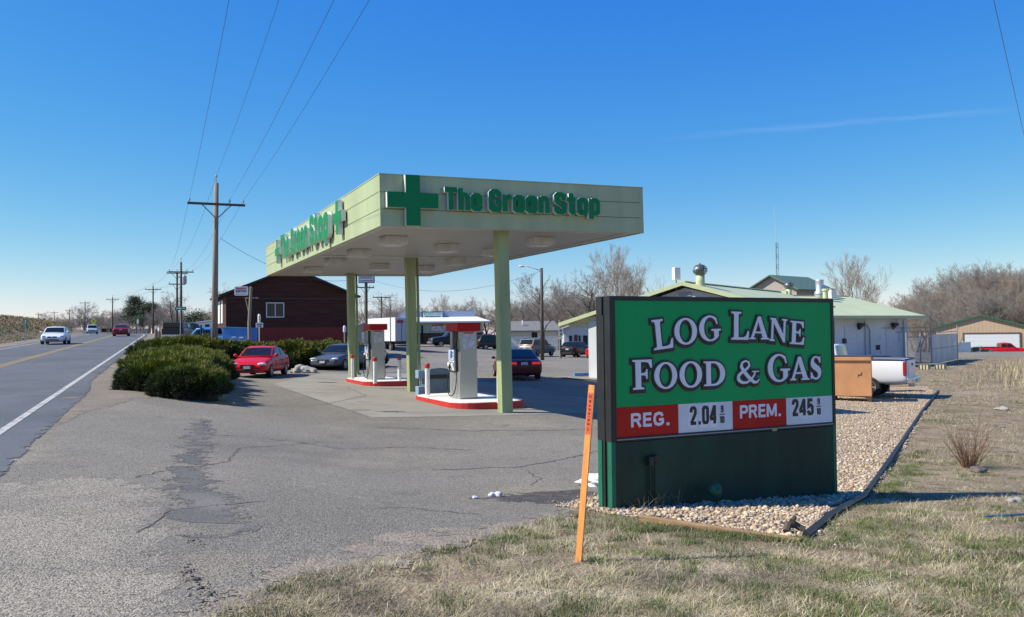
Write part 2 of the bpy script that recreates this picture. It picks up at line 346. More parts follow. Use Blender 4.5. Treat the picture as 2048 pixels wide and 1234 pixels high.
def fnoise(x, y, s, seed):
    r = np.random.default_rng(seed); v = 0
    for k in range(5):
        a = r.uniform(0, 6.28); f = s*(1.5**k); v = v+np.sin((x*np.cos(a)+y*np.sin(a))*f+r.uniform(0, 6.28)+1.7*np.sin((x*np.sin(a)-y*np.cos(a))*f*.7))*(.8**k)
    return v
def inside(poly, x, y):
    r = np.zeros(np.shape(x), bool); n = len(poly)
    for k in range(n):
        (x0, y0), (x1, y1) = poly[k], poly[(k+1) % n]
        if y0 == y1: continue
        c = ((y0 > y) != (y1 > y)) & (x < (x1-x0)*(y-y0)/(y1-y0)+x0); r ^= c
    return r
def ragged(poly, step=.35, amp=.12, seed=0):
    rr = random.Random(seed); out = []; n = len(poly)
    for k in range(n):
        a, b = poly[k], poly[(k+1) % n]; L = math.dist(a, b); m = max(1, min(60, int(L/step)))
        for q in range(m):
            t = q/m; j = amp if L < 60 else 0
            out.append((a[0]+(b[0]-a[0])*t+rr.gauss(0, j*.5), a[1]+(b[1]-a[1])*t+rr.gauss(0, j*.5)))
    return out
def sheet(name, poly, m, dz, fine=0, thin=0.):
    px = [p[0] for p in poly]; py = [p[1] for p in poly]
    i0 = max(0, np.searchsorted(xs, min(px))-1); i1 = min(nx-1, np.searchsorted(xs, max(px))+1)
    j0 = max(0, np.searchsorted(ys, min(py))-1); j1 = min(ny-1, np.searchsorted(ys, max(py))+1)
    ins = inside(poly, XX[i0:i1+1, j0:j1+1], YY[i0:i1+1, j0:j1+1])
    segs = [(poly[k-1], poly[k]) for k in range(len(poly))]
    touched = set()
    for a, b in segs:
        n = max(2, int(math.dist(a, b)/.12))
        for q in range(n+1):
            x = a[0]+(b[0]-a[0])*q/n; y = a[1]+(b[1]-a[1])*q/n
            touched.add((int(np.searchsorted(xs, x))-1, int(np.searchsorted(ys, y))-1))
    V = []; Fc = []; idx = {}
    def vid(x, y):
        k = (round(x, 4), round(y, 4))
        if k not in idx: idx[k] = len(V); V.append((x, y, zl(x, y)+dz))
        return idx[k]
    pa = np.array(poly)
    for i in range(i0, i1):
        for j in range(j0, j1):
            x0, x1, y0, y1 = xs[i], xs[i+1], ys[j], ys[j+1]
            if (i, j) not in touched:
                if ins[i-i0, j-j0] and ins[i+1-i0, j+1-j0]:
                    a, b, c, d = vid(x0, y0), vid(x1, y0), vid(x1, y1), vid(x0, y1); Fc += [(a, b, c), (a, c, d)]
                continue
            n = fine or max(4, min(14, int((x1-x0)/max(.035, y0*.0022))))
            gx = np.linspace(x0, x1, n+1); gy = np.linspace(y0, y1, n+1)
            cx, cy = np.meshgrid((gx[1:]+gx[:-1])/2, (gy[1:]+gy[:-1])/2, indexing='ij'); ok = inside(poly, cx, cy)
            if thin:
                dd = np.min([np.hypot(cx-q_[0], cy-q_[1]) for q_ in poly], 0); ok &= (fnoise(cx, cy, 5., 77)*.05+fnoise(cx, cy, 17., 78)*.035+dd*1.3-.16*thin+rg.normal(0, .05*thin, cx.shape)) > 0
            for p, q in zip(*np.nonzero(ok)):
                a, b, c, d = vid(gx[p], gy[q]), vid(gx[p+1], gy[q]), vid(gx[p+1], gy[q+1]), vid(gx[p], gy[q+1]); Fc += [(a, b, c), (a, c, d)]
    me = bpy.data.meshes.new(name); me.from_pydata(V, [], Fc); me.materials.append(m)
    me.polygons.foreach_set('use_smooth', [True]*len(me.polygons)); me.validate()
    o = bpy.data.objects.new(name, me); C.objects.link(o); return struct(o)
def zl(x, y):                                     # height of the lattice itself
    i = int(np.searchsorted(xs, x))-1; j = int(np.searchsorted(ys, y))-1
    s = (x-xs[i])/(xs[i+1]-xs[i]); t = (y-ys[j])/(ys[j+1]-ys[j])
    a, b, c, d = ZZ[i, j], ZZ[i+1, j], ZZ[i+1, j+1], ZZ[i, j+1]
    return a+(b-a)*s+(c-b)*t if s >= t else a+(c-d)*s+(d-a)*t
struct(lattice_object('ground', FIELD))

# ------------------------------------------------------------------ highway, lot, apron, gravel
def rc(y, u):                                     # point at lateral distance u right of the right edge line
    bend = 0.00115*max(0, y-105)**2
    return (xR(y)-bend+u/.926, y)
def ry(a, b, n): return [a+(b-a)*k/n for k in range(n+1)]
YR = ry(-30, 40, 20)+ry(42, 130, 44)+ry(135, 300, 30)
road = [rc(y, .7 if y < 24 else .45) for y in YR]+[rc(y, -8.6) for y in YR[::-1]]
sheet('highway', ragged(road, .5, .05, 4), ROADM, .012, 0, .45)
sheet('shoulder', ragged([rc(y, 2.6 if y > 24 else   .4+max(0, (y-14))*.22) for y in ry(13, 60, 24)+ry(62, 160, 40)]+[rc(y, .0) for y in (ry(13, 60, 24)+ry(62, 160, 40))[::-1]], .6, .2, 5), DIRT, .006, 0, .8)
sheet('verge', ragged([rc(y, -8.4) for y in ry(-20, 160, 60)]+[rc(y, -11.6) for y in ry(-20, 160, 60)[::-1]], 1.5, .3, 6), DIRT, .006)
lot = [(-1.1,-4),(-1.5,2),(-1.9,4.3),(-1.96,5.33),(-1.55,6.27),(-.72,7.12),(-.2,7.9),(.16,8.6),(.75,9.7),(1.1,10.6),(2.2,12.8),(7.6,24),(11.5,33),(12.6,38),(16,50),(24,70),(70,92),(70,135),(-34,135)]
lot += [rc(y, 3.2) for y in (100, 85, 70, 60)]+[(-17.5,56),(-9,54.5),(-8.6,48.5),(-16,45.3),(-14.2,38),(-10.6,32),(-8.2,26.5),(-7.0,23.6),(-7.2,21.7),(-9.0,21.9),(-10.6,24.1)]+[rc(y, .3) for y in (22, 18, 14, 8, 2, -4)]
sheet('parking_lot', ragged(lot, .4, .16, 7), LOT, .003)
sheet('concrete_apron', [(-9.7,34.2),(-3.6,21.75),(-1.8,22.4),(-.3,23.0),(4.6,25.6),(-4.2,45.5),(-9.8,43)], CONC, .0046)
CHIP = ground_mat('worn_chip_seal', [((.275,.245,.195),1,0,1), ((.225,.203,.165),.8,.45,.62), ((.31,.27,.21),.5,.52,.68)], speck=(80,.4,1.65), bump=.7, bscale=60)
sheet('worn_asphalt', ragged([tuple(G(*q).xy) for q in ((-700,1010),(-200,985),(60,960),(230,950),(318,975),(330,1050),(335,1110),(352,1190),(385,1260),(-300,1300),(-1000,1240))], .3, .15, 18), CHIP, .0045, 10, 1.0)
tar = [tuple(G(*q).xy) for q in ((392,838),(372,862),(352,900),(338,930),(326,960),(332,1000),(330,1040),(345,1072),(440,1078),(500,1066),(545,1052),(500,1030),(462,1000),(440,965),(418,930),(424,900),(436,868),(420,842))]
sheet('tar_patch', ragged(tar, .22, .14, 8), PATCHM, .006, 14, 1.1)
sheet('damp_patch', ragged([(-.62,10.25),(-.1,10.05),(.5,9.95),(1.0,10.2),(1.2,10.9),(.9,11.4),(.4,11.1),(-.2,10.6)], .2, .12, 9), DAMP, .0045, 12, .7)
sheet('dirt_patch', ragged([(-1.9,5.6),(-1.5,7.0),(-1.2,7.8),(-.6,8.2),(.0,8.3),(-.1,7.7),(-.8,7.0),(-1.4,6.2)], .2, .16, 10), SAND, .0056, 12, .75)
sheet('sand_edge', ragged([(-2.35,4.0),(-2.25,5.4),(-1.85,6.5),(-1.0,7.4),(-.25,8.3),(.25,9.2),(.7,9.95),(.95,9.6),(.4,8.5),(-.0,7.65),(-.6,6.85),(-1.4,5.95),(-1.7,5.2),(-1.7,4)], .2, .1, 15), SAND, .007, 12, 1.0)
bed = [(.5,9.75),(.8,9.45),(1.3,8.88),(1.86,8.2),(2.5,7.72),(2.75,7.9),(3.5,9.5),(4.45,10.96),(9.6,20.5),(17.4,35.2),(19,39),(13.6,38),(11.4,32.6),(7.4,23.5),(2.1,12.6),(1.1,10.8)]
def bedh(x, y): return .035
GB = ragged(bed, .3, .08, 11)
sheet('gravel_bed', GB, GRAV, .012)
def strip(name, u0, u1, y0, y1, m, dz=.018, step=.5):
    mb = MB(); n = int((y1-y0)/step); V = []
    for k in range(n+1):
        y = y0+(y1-y0)*k/n
        for u in (u0, (u0+u1)/2, u1):
            p = rc(y, u); V.append((p[0], p[1], zl(*p)+dz))
    mb.add(V, [(3*k+j, 3*k+j+1, 3*k+j+4, 3*k+j+3) for k in range(n) for j in (0, 1)])
    return struct(mb.build(name, m))
def crack(pts, w_, seed):
    rr_ = random.Random(seed); out = []
    for a_, b_ in zip(pts[:-1], pts[1:]):
        m_ = max(2, int(math.dist(a_, b_)/.12))
        for q_ in range(m_): t_ = q_/m_; out.append((a_[0]+(b_[0]-a_[0])*t_+rr_.gauss(0, .022), a_[1]+(b_[1]-a_[1])*t_+rr_.gauss(0, .03)))
    mb = MB(); n_ = len(out); V = []
    for k, p_ in enumerate(out):
        q0_, q1_ = out[max(0, k-1)], out[min(n_-1, k+1)]; t_ = Vector((q1_[0]-q0_[0], q1_[1]-q0_[1])).normalized(); ww = w_*rr_.uniform(.25, 1.1)*.5
        for s_ in (-1, 1): x_, y_ = p_[0]-t_.y*ww*s_, p_[1]+t_.x*ww*s_; V.append((x_, y_, zl(x_, y_)+.0076))
    mb.add(V, [(2*k, 2*k+1, 2*k+3, 2*k+2) for k in range(n_-1)]); return struct(mb.build('pavement_crack', mat('crack_dark', (.085,.08,.072), .95)))
crack([(-1.3,13.3),(.1,13.9),(1.6,16.2),(2.6,17.1)], .05, 1); crack([(-3.2,19.6),(-1.0,19.2),(1.2,19.7),(3.0,21.0)], .06, 2); crack([(-2.7,9.2),(-3.4,8.6),(-3.3,7.4)], .022, 3); crack([(-1.9,9.0),(-1.2,9.3),(-.2,9.0)], .02, 4)
crack([(-5.6,15.5),(-4.2,15.9),(-3.2,15.6),(-2.2,16.3),(-.6,16.0)], .035, 5); crack([(-4.6,10.4),(-4.1,12.2),(-4.5,14.0),(-3.6,16.5)], .025, 6); crack([(.1,13.9),(.4,12.5),(.2,11.6)], .02, 7); crack([(-7.2,23),(-5.6,25.2),(-5.0,29),(-6.4,33)], .05, 8)
crack([(-3.5,21.65),(-1.8,22.32),(-.3,22.9),(2.0,24.1)], .03, 9); crack([(-9.6,34.1),(-6.7,28),(-3.6,21.7)], .03, 10)
for k_, (cx_, cy_, rx_, ry_) in enumerate(((-3.3,23.4,.5,.28),(-1.4,30.5,.5,.35),(2.4,31,.6,.4),(-4.6,26.4,.3,.2),(-7.8,36,.5,.4))): sheet('oil_stain', [(cx_+rx_*math.cos(t_*.35), cy_+ry_*math.sin(t_*.35)) for t_ in range(18)], mat('oil_dark', (.085,.082,.078), .6), .0062, 14, 1.0)
strip('road_edge_line', -.07, .07, -10, 190, PAINT_W)
strip('road_edge_line', -7.95, -7.81, -10, 190, PAINT_W)
strip('road_centre_line', -4.07, -3.95, -10, 190, PAINT_Y)
strip('road_centre_line', -3.82, -3.70, -10, 190, PAINT_Y)

# ------------------------------------------------------------------ loose stones of the gravel bed, grass of the field, brush of the bank
ICO = None
def ico():
    global ICO
    if ICO is None:
        bm = bmesh.new(); bmesh.ops.create_icosphere(bm, subdivisions=1, radius=1); bm.verts.ensure_lookup_table()
        ICO = (np.array([v.co[:] for v in bm.verts]), np.array([[v.index for v in f.verts] for f in bm.faces])); bm.free()
    return ICO
def scatter_stones(name, pts, sz, mats, flat=.65, seed=1):
    r = np.random.default_rng(seed); v, f = ico(); n = len(pts)
    s = sz[:, None]*np.stack([r.uniform(.7, 1.25, n), r.uniform(.7, 1.25, n), r.uniform(.5, .9, n)*flat/.65], 1)
    a = r.uniform(0, 6.28, n); ca, sa = np.cos(a), np.sin(a)
    jit = r.uniform(.82, 1.15, (n, len(v), 1))
    q = v[None]*jit*s[:, None, :]
    V = np.stack([q[..., 0]*ca[:, None]-q[..., 1]*sa[:, None]+pts[:, 0, None], q[..., 0]*sa[:, None]+q[..., 1]*ca[:, None]+pts[:, 1, None], q[..., 2]+pts[:, 2, None]], -1).reshape(-1, 3)
    Fc = (f[None]+(np.arange(n)*len(v))[:, None, None]).reshape(-1, 3)
    mi = np.repeat(r.integers(0, len(mats), n), len(f))
    return fast_mesh(name, V, Fc, mats, midx=mi)
def sample_poly(poly, n, seed, near=None):
    r = np.random.default_rng(seed); px = np.array(poly); out = np.zeros((0, 2))
    while len(out) < n:
        x = r.uniform(px[:, 0].min(), px[:, 0].max(), n*3); y = r.uniform(px[:, 1].min(), px[:, 1].max(), n*3)
        k = inside(poly, x, y)
        if near: k &= r.uniform(0, 1, n*3) < np.minimum(1, (near/np.maximum(y, 1))**2)
        out = np.concatenate([out, np.stack([x, y], 1)[k]])
    return out[:n]
STM = [mat('pebble_tan', (.50,.37,.22), .85, var=.2, scale=2), mat('pebble_cream', (.60,.48,.33), .85, var=.2, scale=2), mat('pebble_brown', (.36,.25,.155), .85, var=.2, scale=2), mat('pebble_grey', (.42,.37,.31), .85, var=.2, scale=2), mat('pebble_dark', (.22,.17,.12), .85, var=.2, scale=2)]
p2 = sample_poly([q for q in GB], 30000, 5, near=12.5)
sz = np.clip(np.random.default_rng(6).lognormal(-4.2, .38, len(p2)), .006, .04)
stray = np.array([(a_[0], a_[1]) for a_ in GB])[np.random.default_rng(61).integers(0, len(GB), 900)]+np.random.default_rng(62).normal(0, .13, (900, 2)); p2 = np.concatenate([p2, stray]); sz = np.concatenate([sz, np.random.default_rng(63).uniform(.007, .017, 900)])
o = scatter_stones('gravel', np.column_stack([p2, zga(p2[:, 0], p2[:, 1])+.012+sz*.25]), sz, STM, seed=7); o['kind'] = 'stuff'
# grit and broken asphalt on the lot
r_ = np.random.default_rng(12); n = 1100
gx = r_.uniform(-4.5, 1.0, n); gy = r_.uniform(5, 13, n)
k = inside(lot, gx, gy) & (r_.uniform(0, 1, n) < .3+.7*((np.abs(gx+1.6) < .45) & (gy < 7.2))); gx, gy = gx[k], gy[k]; s_ = r_.uniform(.004, .011, len(gx))*np.where((np.abs(gx+1.9) < .25) & (gy < 6.6), 1.5, 1)
o = scatter_stones('grit', np.column_stack([gx, gy, zga(gx, gy)+.02]), s_, [mat('grit_dark', (.16,.15,.135), .9), mat('grit_tan', (.30,.25,.19), .9), mat('grit_grey', (.22,.21,.2), .9)], flat=.45, seed=13); o['kind'] = 'stuff'

def blades(name, bx, by, L, wdt, lean, mats, mi, seed, zoff=0., curl=.5):
    r = np.random.default_rng(seed); n = len(bx); a = r.uniform(0, 2*np.pi, n); b = a+np.pi/2+r.normal(0, .4, n)
    z0 = zga(bx, by)+zoff
    dx, dy = np.cos(a)*np.sin(lean), np.sin(a)*np.sin(lean); dz = np.cos(lean)
    wx, wy = np.cos(b)*wdt*.5, np.sin(b)*wdt*.5
    l2 = np.minimum(lean+curl*r.uniform(.2, 1.2, n), 1.62)
    mx, my, mz = bx+dx*L*.55, by+dy*L*.55, z0+dz*L*.55
    tx_, ty_, tz_ = mx+np.cos(a)*np.sin(l2)*L*.45, my+np.sin(a)*np.sin(l2)*L*.45, np.maximum(mz+np.cos(l2)*L*.45, z0+.004)
    V = np.stack([np.stack([bx-wx, by-wy, z0-.005], 1), np.stack([bx+wx, by+wy, z0-.005], 1), np.stack([mx+wx*.8, my+wy*.8, mz], 1), np.stack([mx-wx*.8, my-wy*.8, mz], 1), np.stack([tx_, ty_, tz_], 1)], 1).reshape(-1, 3)
    i = np.arange(n)*5
    Fc = np.concatenate([np.stack([i, i+1, i+2], 1), np.stack([i, i+2, i+3], 1), np.stack([i+3, i+2, i+4], 1)])
    o = fast_mesh(name, V, Fc, mats, midx=np.concatenate([mi]*3)); o['kind'] = 'stuff'; return o
GRM = [mat('straw_pale', (.47,.40,.24), .8, var=.2, scale=.8), mat('straw_tan', (.35,.275,.15), .8, var=.2, scale=.8), mat('straw_grey', (.30,.26,.175), .8, var=.2, scale=.8), mat('grass_green', (.10,.145,.035), .7, var=.3, scale=.8), mat('grass_olive', (.15,.16,.05), .7, var=.3, scale=.8), mat('straw_dark', (.15,.125,.085), .85, var=.2, scale=.8), mat('straw_bright', (.62,.54,.36), .8, var=.15, scale=.8)]
field_no = lambda x, y: inside(lot, x, y) | inside(bed, x, y)
def sow(n, dmin, dmax, p, seed):
    r = np.random.default_rng(seed); u = r.uniform(0, 1, n)
    d = (dmin**(1-p)+u*(dmax**(1-p)-dmin**(1-p)))**(1/(1-p)) if p != 1 else dmin*(dmax/dmin)**u
    t = r.uniform(-.75, .95, n); x = d*t; y = d
    k = ~field_no(x, y) & (((x-xR(y))*.926 > 2.5)); return x[k], y[k]
bx, by = sow(400000, 3.6, 17, 1.35, 21)
# bare dirt and thin places
den = fnoise(bx, by, 1.1, 31)+.6*fnoise(bx, by, 4., 32); k = (den > -.55) | (rg.uniform(0, 1, len(bx)) < .12); k &= ~(np.hypot((bx-1.45)/.38, (by-6.55)/.22) < 1); bx, by = bx[k], by[k]
n = len(bx); gn = fnoise(bx, by, 2.6, 33)*.8+.7*fnoise(bx, by, 7, 34)
edge = np.exp(-((by-(8.15-.55*(bx-1.6)))/.55)**2)*((bx > .4) & (bx < 3.6))+np.exp(-((bx-(4.55+(by-11)*.53))/.4)**2)*(by > 9.5)*(by < 15)
tone = fnoise(bx, by, 1.9, 37)+.5*fnoise(bx, by, 3.1, 38)+rg.normal(0, .7, n)
green = (gn+edge*3.0+rg.normal(0, .6, n)) > .85
mi = np.where(green, np.where(rg.uniform(0, 1, n) < .45, 3, 4), np.where(tone > 1.0, 0, np.where(tone > .0, 1, np.where(tone > -1.9, 2, 5))))
long_ = (rg.uniform(0, 1, n) < .02); mi = np.where(long_, 6, mi)
L = np.where(green, rg.uniform(.025, .075, n), rg.uniform(.03, .11, n)*np.where(tone > 1.2, 1.5, 1)); lean = np.where(green, rg.uniform(.1, .8, n), rg.uniform(.8, 1.5, n)); L = np.where(long_, rg.uniform(.06, .15, n), L); lean = np.where(long_, rg.uniform(1.25, 1.55, n), lean)
blades('grass', bx, by, L, np.where(long_, 1.2, 1)*rg.uniform(.002, .0045, n), lean, GRM, mi, 41)
# matted thatch near the viewer, then green tufts and straw clumps
bx, by = sow(330000, 3.6, 10.5, 1.2, 23); den = fnoise(bx, by, 1.4, 39)+.7*fnoise(bx, by, 5., 40); k = (den > -.35) & ~(np.hypot((bx-1.45)/.38, (by-6.55)/.22) < 1); bx, by = bx[k], by[k]; n = len(bx)
tone = fnoise(bx, by, 2.4, 41)+rg.normal(0, .9, n)
blades('thatch', bx, by, rg.uniform(.03, .10, n), rg.uniform(.002, .0042, n), rg.uniform(1.3, 1.56, n), GRM, np.where(tone > 1.6, 6, np.where(tone > .5, 0, np.where(tone > -.5, 1, np.where(tone > -1.7, 2, 5)))), 43, .004, .15)
def clumps(name, cen, nb, rad, Lr, lr, mats_, seed):
    r = np.random.default_rng(seed); c = np.repeat(np.array(cen), nb, 0); m = len(c); q = r.normal(0, rad, (m, 2))*np.repeat(r.uniform(.5, 1.5, len(cen)), nb)[:, None]
    x, y = c[:, 0]+q[:, 0], c[:, 1]+q[:, 1]; k = ~field_no(x, y); x, y = x[k], y[k]; m = len(x)
    blades(name, x, y, r.uniform(*Lr, m), r.uniform(.0022, .0045, m), r.uniform(*lr, m), GRM, r.choice(mats_, m), seed+1)
r_ = np.random.default_rng(45); cx_, cy_ = sow(1500, 3.8, 16, 1.25, 46)
kk = (fnoise(cx_, cy_, 1.2, 47) > .2); gc = np.stack([cx_, cy_], 1)[kk][:420]
ge = [(1.2+t*1.5+r_.normal(0, .08), 8.55-.6*(t*1.5)+r_.normal(-.2, .14)) for t in r_.uniform(0, 1, 60)]+[(4.6+t*3.2+r_.normal(.2, .12), 11+t*6+r_.normal(0, .1)) for t in r_.uniform(0, 1, 50)]+[(2.9+r_.normal(0, .45), 8.3+r_.normal(0, .4)) for _ in range(45)]+[(.1+r_.normal(0, .5), 7.4+r_.normal(0, .35)) for _ in range(30)]
clumps('grass_tufts', list(map(tuple, gc))+ge, 110, .07, (.025, .07), (.05, .9), [3, 3, 4], 48)
clumps('straw_clumps', np.stack(sow(900, 3.8, 15, 1.2, 49), 1)[:520], 45, .06, (.05, .12), (.7, 1.45), [0, 1, 6], 50)
bx, by = sow(190000, 15.5, 75, 1.15, 22); k = bx > 3; bx, by = bx[k], by[k]; n = len(bx)
den = fnoise(bx, by, .6, 35); k = (den > -.6) | (rg.uniform(0, 1, n) < .3); bx, by = bx[k], by[k]; n = len(bx)
green = fnoise(bx, by, .35, 36)+rg.normal(0, .5, n) > 1.7
blades('grass', bx, by, rg.uniform(.05, .14, n), by*.0004, rg.uniform(.6, 1.4, n), GRM, np.where(green, 4, rg.choice([0, 1, 2], n, p=[.35, .35, .3])), 42)
# tall straw standing at the right
r_ = np.random.default_rng(55); n = 6000; by = r_.uniform(36, 62, n); bx = by*.585+r_.normal(0, 1, n)+r_.uniform(0, 12, n)
blades('tall_straw', bx, by, r_.uniform(.3, .75, n), np.full(n, .022), r_.uniform(.05, .6, n), GRM[:3], r_.integers(0, 3, n), 56)
# dry brush over the bank left of the road
BRM = [mat('brush_tan', (.36,.24,.105), .9, var=.2), mat('brush_brown', (.19,.13,.07), .9, var=.2), mat('brush_olive', (.15,.15,.05), .9, var=.2), mat('brush_pale', (.36,.285,.165), .9, var=.2)]
n = 60000; by = r_.uniform(62, 190, n); u = -10.5-r_.uniform(0, 1, n)**1.3*26; bx = xR(by)-.00115*np.maximum(0, by-105)**2+u/.926
cl = fnoise(bx, by, .55, 57)+r_.normal(0, .5, n)
blades('dry_brush', bx, by, r_.uniform(.1, .34, n)*(1+.5*np.clip(cl, 0, 2))*np.where(u > -13, .5, 1.), np.full(n, .07), r_.uniform(.5, 1.45, n), BRM, np.where(u > -14, np.where(cl > 0, 2, 0), np.where(cl > .9, 1, np.where(cl > 0, 0, np.where(cl > -1, 3, 2)))), 58)
# ------------------------------------------------------------------ the price sign
SX, SY = 1.0877, 9.4757; SU = Vector((3.0684, 1.4971, 0)).normalized(); SA = math.atan2(SU.y, SU.x)
MBLK = mat('sign_black', (.012,.012,.013), .45, var=.3); MDG = mat('sign_dark_green', (.002,.032,.016), .6, var=.45, scale=2.5, stretch=(1, 1, .25), bump=.1)
MPG = mat('sign_green', (.0,.34,.092), .5, var=.10, scale=1.2, stretch=(1,1,.35), spec=.25); MRED = mat('sign_red', (.52,.02,.012), .55, var=.08, spec=.2); MWH = mat('sign_white', (.72,.73,.74), .45, var=.05)
MLET = mat('lettering_white', (.78,.79,.82), .45, var=.03); MLK = mat('lettering_black', (.02,.016,.018), .45); MLR = mat('lettering_maroon', (.20,.03,.02), .5)
S = thing('price_sign', 'green roadside sign with white lettering and red price strip on a dark base', 'sign', (SX, SY, 0), SA)
W_, D_ = 3.41, .29
MB().box(.012, W_-.012, .03, D_-.03, -.2, .8).box(.055, W_-.055, .004, D_-.004, -.2, .775).build('base', MDG, S, .004)
MEP = mat('sign_post_sunlit_green', (.004,.13,.07), .5, var=.15, scale=3)  # base green made brighter: sunlight on the end posts put into their colour
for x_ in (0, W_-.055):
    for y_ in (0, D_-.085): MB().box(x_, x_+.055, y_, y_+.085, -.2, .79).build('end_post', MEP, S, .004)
f = MB(); zt = 2.415
f.box(.02, W_-.02, .03, D_-.03, .785, zt-.01)
for y0, y1 in ((0, .12), (D_-.12, D_)):
    f.box(0, .075, y0, y1, .78, zt).box(W_-.045, W_, y0, y1, .78, zt)
    f.box(.075, W_-.045, y0, y1, .78, .83).box(.075, W_-.045, y0, y1, 2.365, zt)
fr = f.build('frame', MBLK, S, .004)
ch = MB()
for yy in (.145, ):
    ch.box(-.006, .03, yy-.02, yy+.02, -.1, 2.2)
for zz in (.5, .9, 1.5, 2.1): ch.ball((-.002, .06, zz), .004, .006, .006, n=6, k=4).ball((-.002, .23, zz), .004, .006, .006, n=6, k=4)
ch.build('side_channel', MBLK, S)
PX0, PX1 = .075, W_-.045
MB().box(PX0, PX1, -.0, .03, 1.168, 2.365).build('green_panel', MPG, S).location = (0, .012, 0)
def pan(x0, x1, m, nm): MB().box(x0+.003, x1-.003, .012, .04, .83, 1.166).build(nm, m, S)
pan(PX0, .927, MRED, 'red_panel'); pan(.927, 1.732, MWH, 'price_panel'); pan(1.732, 2.58, MRED, 'red_panel'); pan(2.58, PX1, MWH, 'price_panel')
MF = Matrix(((1,0,0,0),(0,0,-1,.011),(0,1,0,0),(0,0,0,1)))   # sign face: x, height, out
for (x, z, h, wd, t) in ((.267, .935, .155, .535, 'REG.'), (1.838, .952, .157, .655, 'PREM.')):
    mb = MB(); write(mb, t, BD, x, z, h, wd, .17, z0=0, z1=.004, M=MF); mb.build('lettering', MLET, S)
for (x, z, h, wd, t, x9) in ((1.093, .915, .215, .39, '2.04', 1.535), (2.673, .937, .208, .36, '245', 3.09)):
    mb = MB(); write(mb, t, BD, x, z, h, wd, .2, gap=.09, z0=0, z1=.004, M=MF); mb.build('price_digits', MLK, S)
    mb = MB(); write(mb, '9', BD, x9+.015, z+.125, .082, .04, .17, z1=.004, M=MF); write(mb, '10', BD, x9, z+.0, .08, .066, .17, z1=.004, M=MF)
    ribbon(mb, [(x9-.005, z+.103), (x9+.072, z+.103)], .01, 0, .004, M=MF); mb.build('price_fraction', MLK, S)
    tl = MB()
    for q in range(3): tl.box(x-.03+q*.155, x-.03+q*.155+.14, .009, .0125, z-.04, min(z+.245, 1.158))
    tl.build('price_tile', mat('tile_white', (.78,.78,.78), .3), S); 
MB().box(PX0, PX1, -.006, .012, .80, .812).build('price_track', mat('track_grey', (.3,.3,.3), .4), S)
# serif capitals, cap height 1, drawn as outlines with holes
def arc(cx, cy, rx, ry, a0, a1, n=18): return [(cx+rx*math.cos(R(a0+(a1-a0)*k/n)), cy+ry*math.sin(R(a0+(a1-a0)*k/n))) for k in range(n+1)]
SER = {
 'L': (.84, [[(0,0),(0,.05),(.11,.08),(.13,.14),(.13,.86),(.11,.92),(0,.95),(0,1),(.46,1),(.46,.95),(.35,.92),(.33,.86),(.33,.09),(.56,.09),(.68,.14),(.76,.32),(.82,.32),(.79,0)]]),
 'O': (.98, [arc(.48,.5,.48,.52,0,360,32)[:-1], arc(.48,.5,.275,.445,360,0,32)[:-1]]),
 'G': (.98, [[(.83,.67)]+arc(.48,.5,.48,.52,52,360-38,26)+[(.86,.18),(.86,.38),(.96,.41),(.96,.47),(.54,.47),(.54,.41),(.66,.38),(.66,.13)]+arc(.5,.5,.29,.445,300,58,24)+[(.72,.82),(.77,.67)], ]),
 'A': (.95, [[(-.03,0),(-.03,.05),(.06,.08),(.40,1.02),(.53,1.02),(.86,.08),(.95,.05),(.95,0),(.54,0),(.54,.05),(.63,.08),(.575,.27),(.25,.27),(.18,.08),(.28,.05),(.28,0)], [(.275,.345),(.55,.345),(.415,.77)]]),
 'N': (.98, [[(0,0),(0,.05),(.09,.09),(.09,.90),(0,.95),(0,1),(.3,1),(.77,.33),(.77,.91),(.67,.95),(.67,1),(.97,1),(.97,.95),(.88,.91),(.88,-.02),(.78,-.02),(.2,.78),(.2,.09),(.31,.05),(.31,0)]]),
 'E': (.78, [[(0,0),(0,.05),(.11,.08),(.11,.92),(0,.95),(0,1),(.72,1),(.73,.72),(.67,.72),(.6,.88),(.5,.92),(.31,.92),(.31,.56),(.43,.56),(.49,.6),(.51,.68),(.56,.68),(.56,.36),(.51,.36),(.49,.45),(.43,.48),(.31,.48),(.31,.08),(.52,.08),(.64,.13),(.72,.32),(.78,.32),(.75,0)]]),
 'F': (.76, [[(0,0),(0,.05),(.11,.08),(.11,.92),(0,.95),(0,1),(.74,1),(.75,.72),(.69,.72),(.62,.88),(.52,.92),(.32,.92),(.32,.55),(.44,.55),(.5,.59),(.52,.67),(.57,.67),(.57,.35),(.52,.35),(.5,.44),(.44,.47),(.32,.47),(.32,.08),(.43,.05),(.43,0)]]),
 'D': (.98, [[(0,0),(0,.05),(.11,.08),(.11,.92),(0,.95),(0,1),(.44,1)]+arc(.44,.5,.5,.5,85,-85,22)+[(.44,0)], [(.31,.08),(.31,.92),(.42,.92)]+arc(.42,.5,.3,.42,80,-80,18)+[(.42,.08)]]),
 'S': (.68, [[(.03,.02),(.02,.31),(.09,.31)]+[(.14,.18),(.22,.09),(.33,.06),(.42,.1),(.46,.19),(.43,.29),(.3,.38),(.15,.47),(.05,.58),(.03,.73),(.09,.89),(.2,.99),(.33,1.02),(.45,1.0),(.52,.95),(.56,1.0),(.6,1.0),(.61,.72),(.55,.72),(.49,.85),(.42,.93),(.33,.95),(.24,.91),(.21,.82),(.25,.73),(.38,.64),(.53,.55),(.63,.43),(.65,.28),(.6,.13),(.49,.02),(.34,-.02),(.2,0),(.13,.06),(.09,.02)]]),
 '&': (1.0, None)}
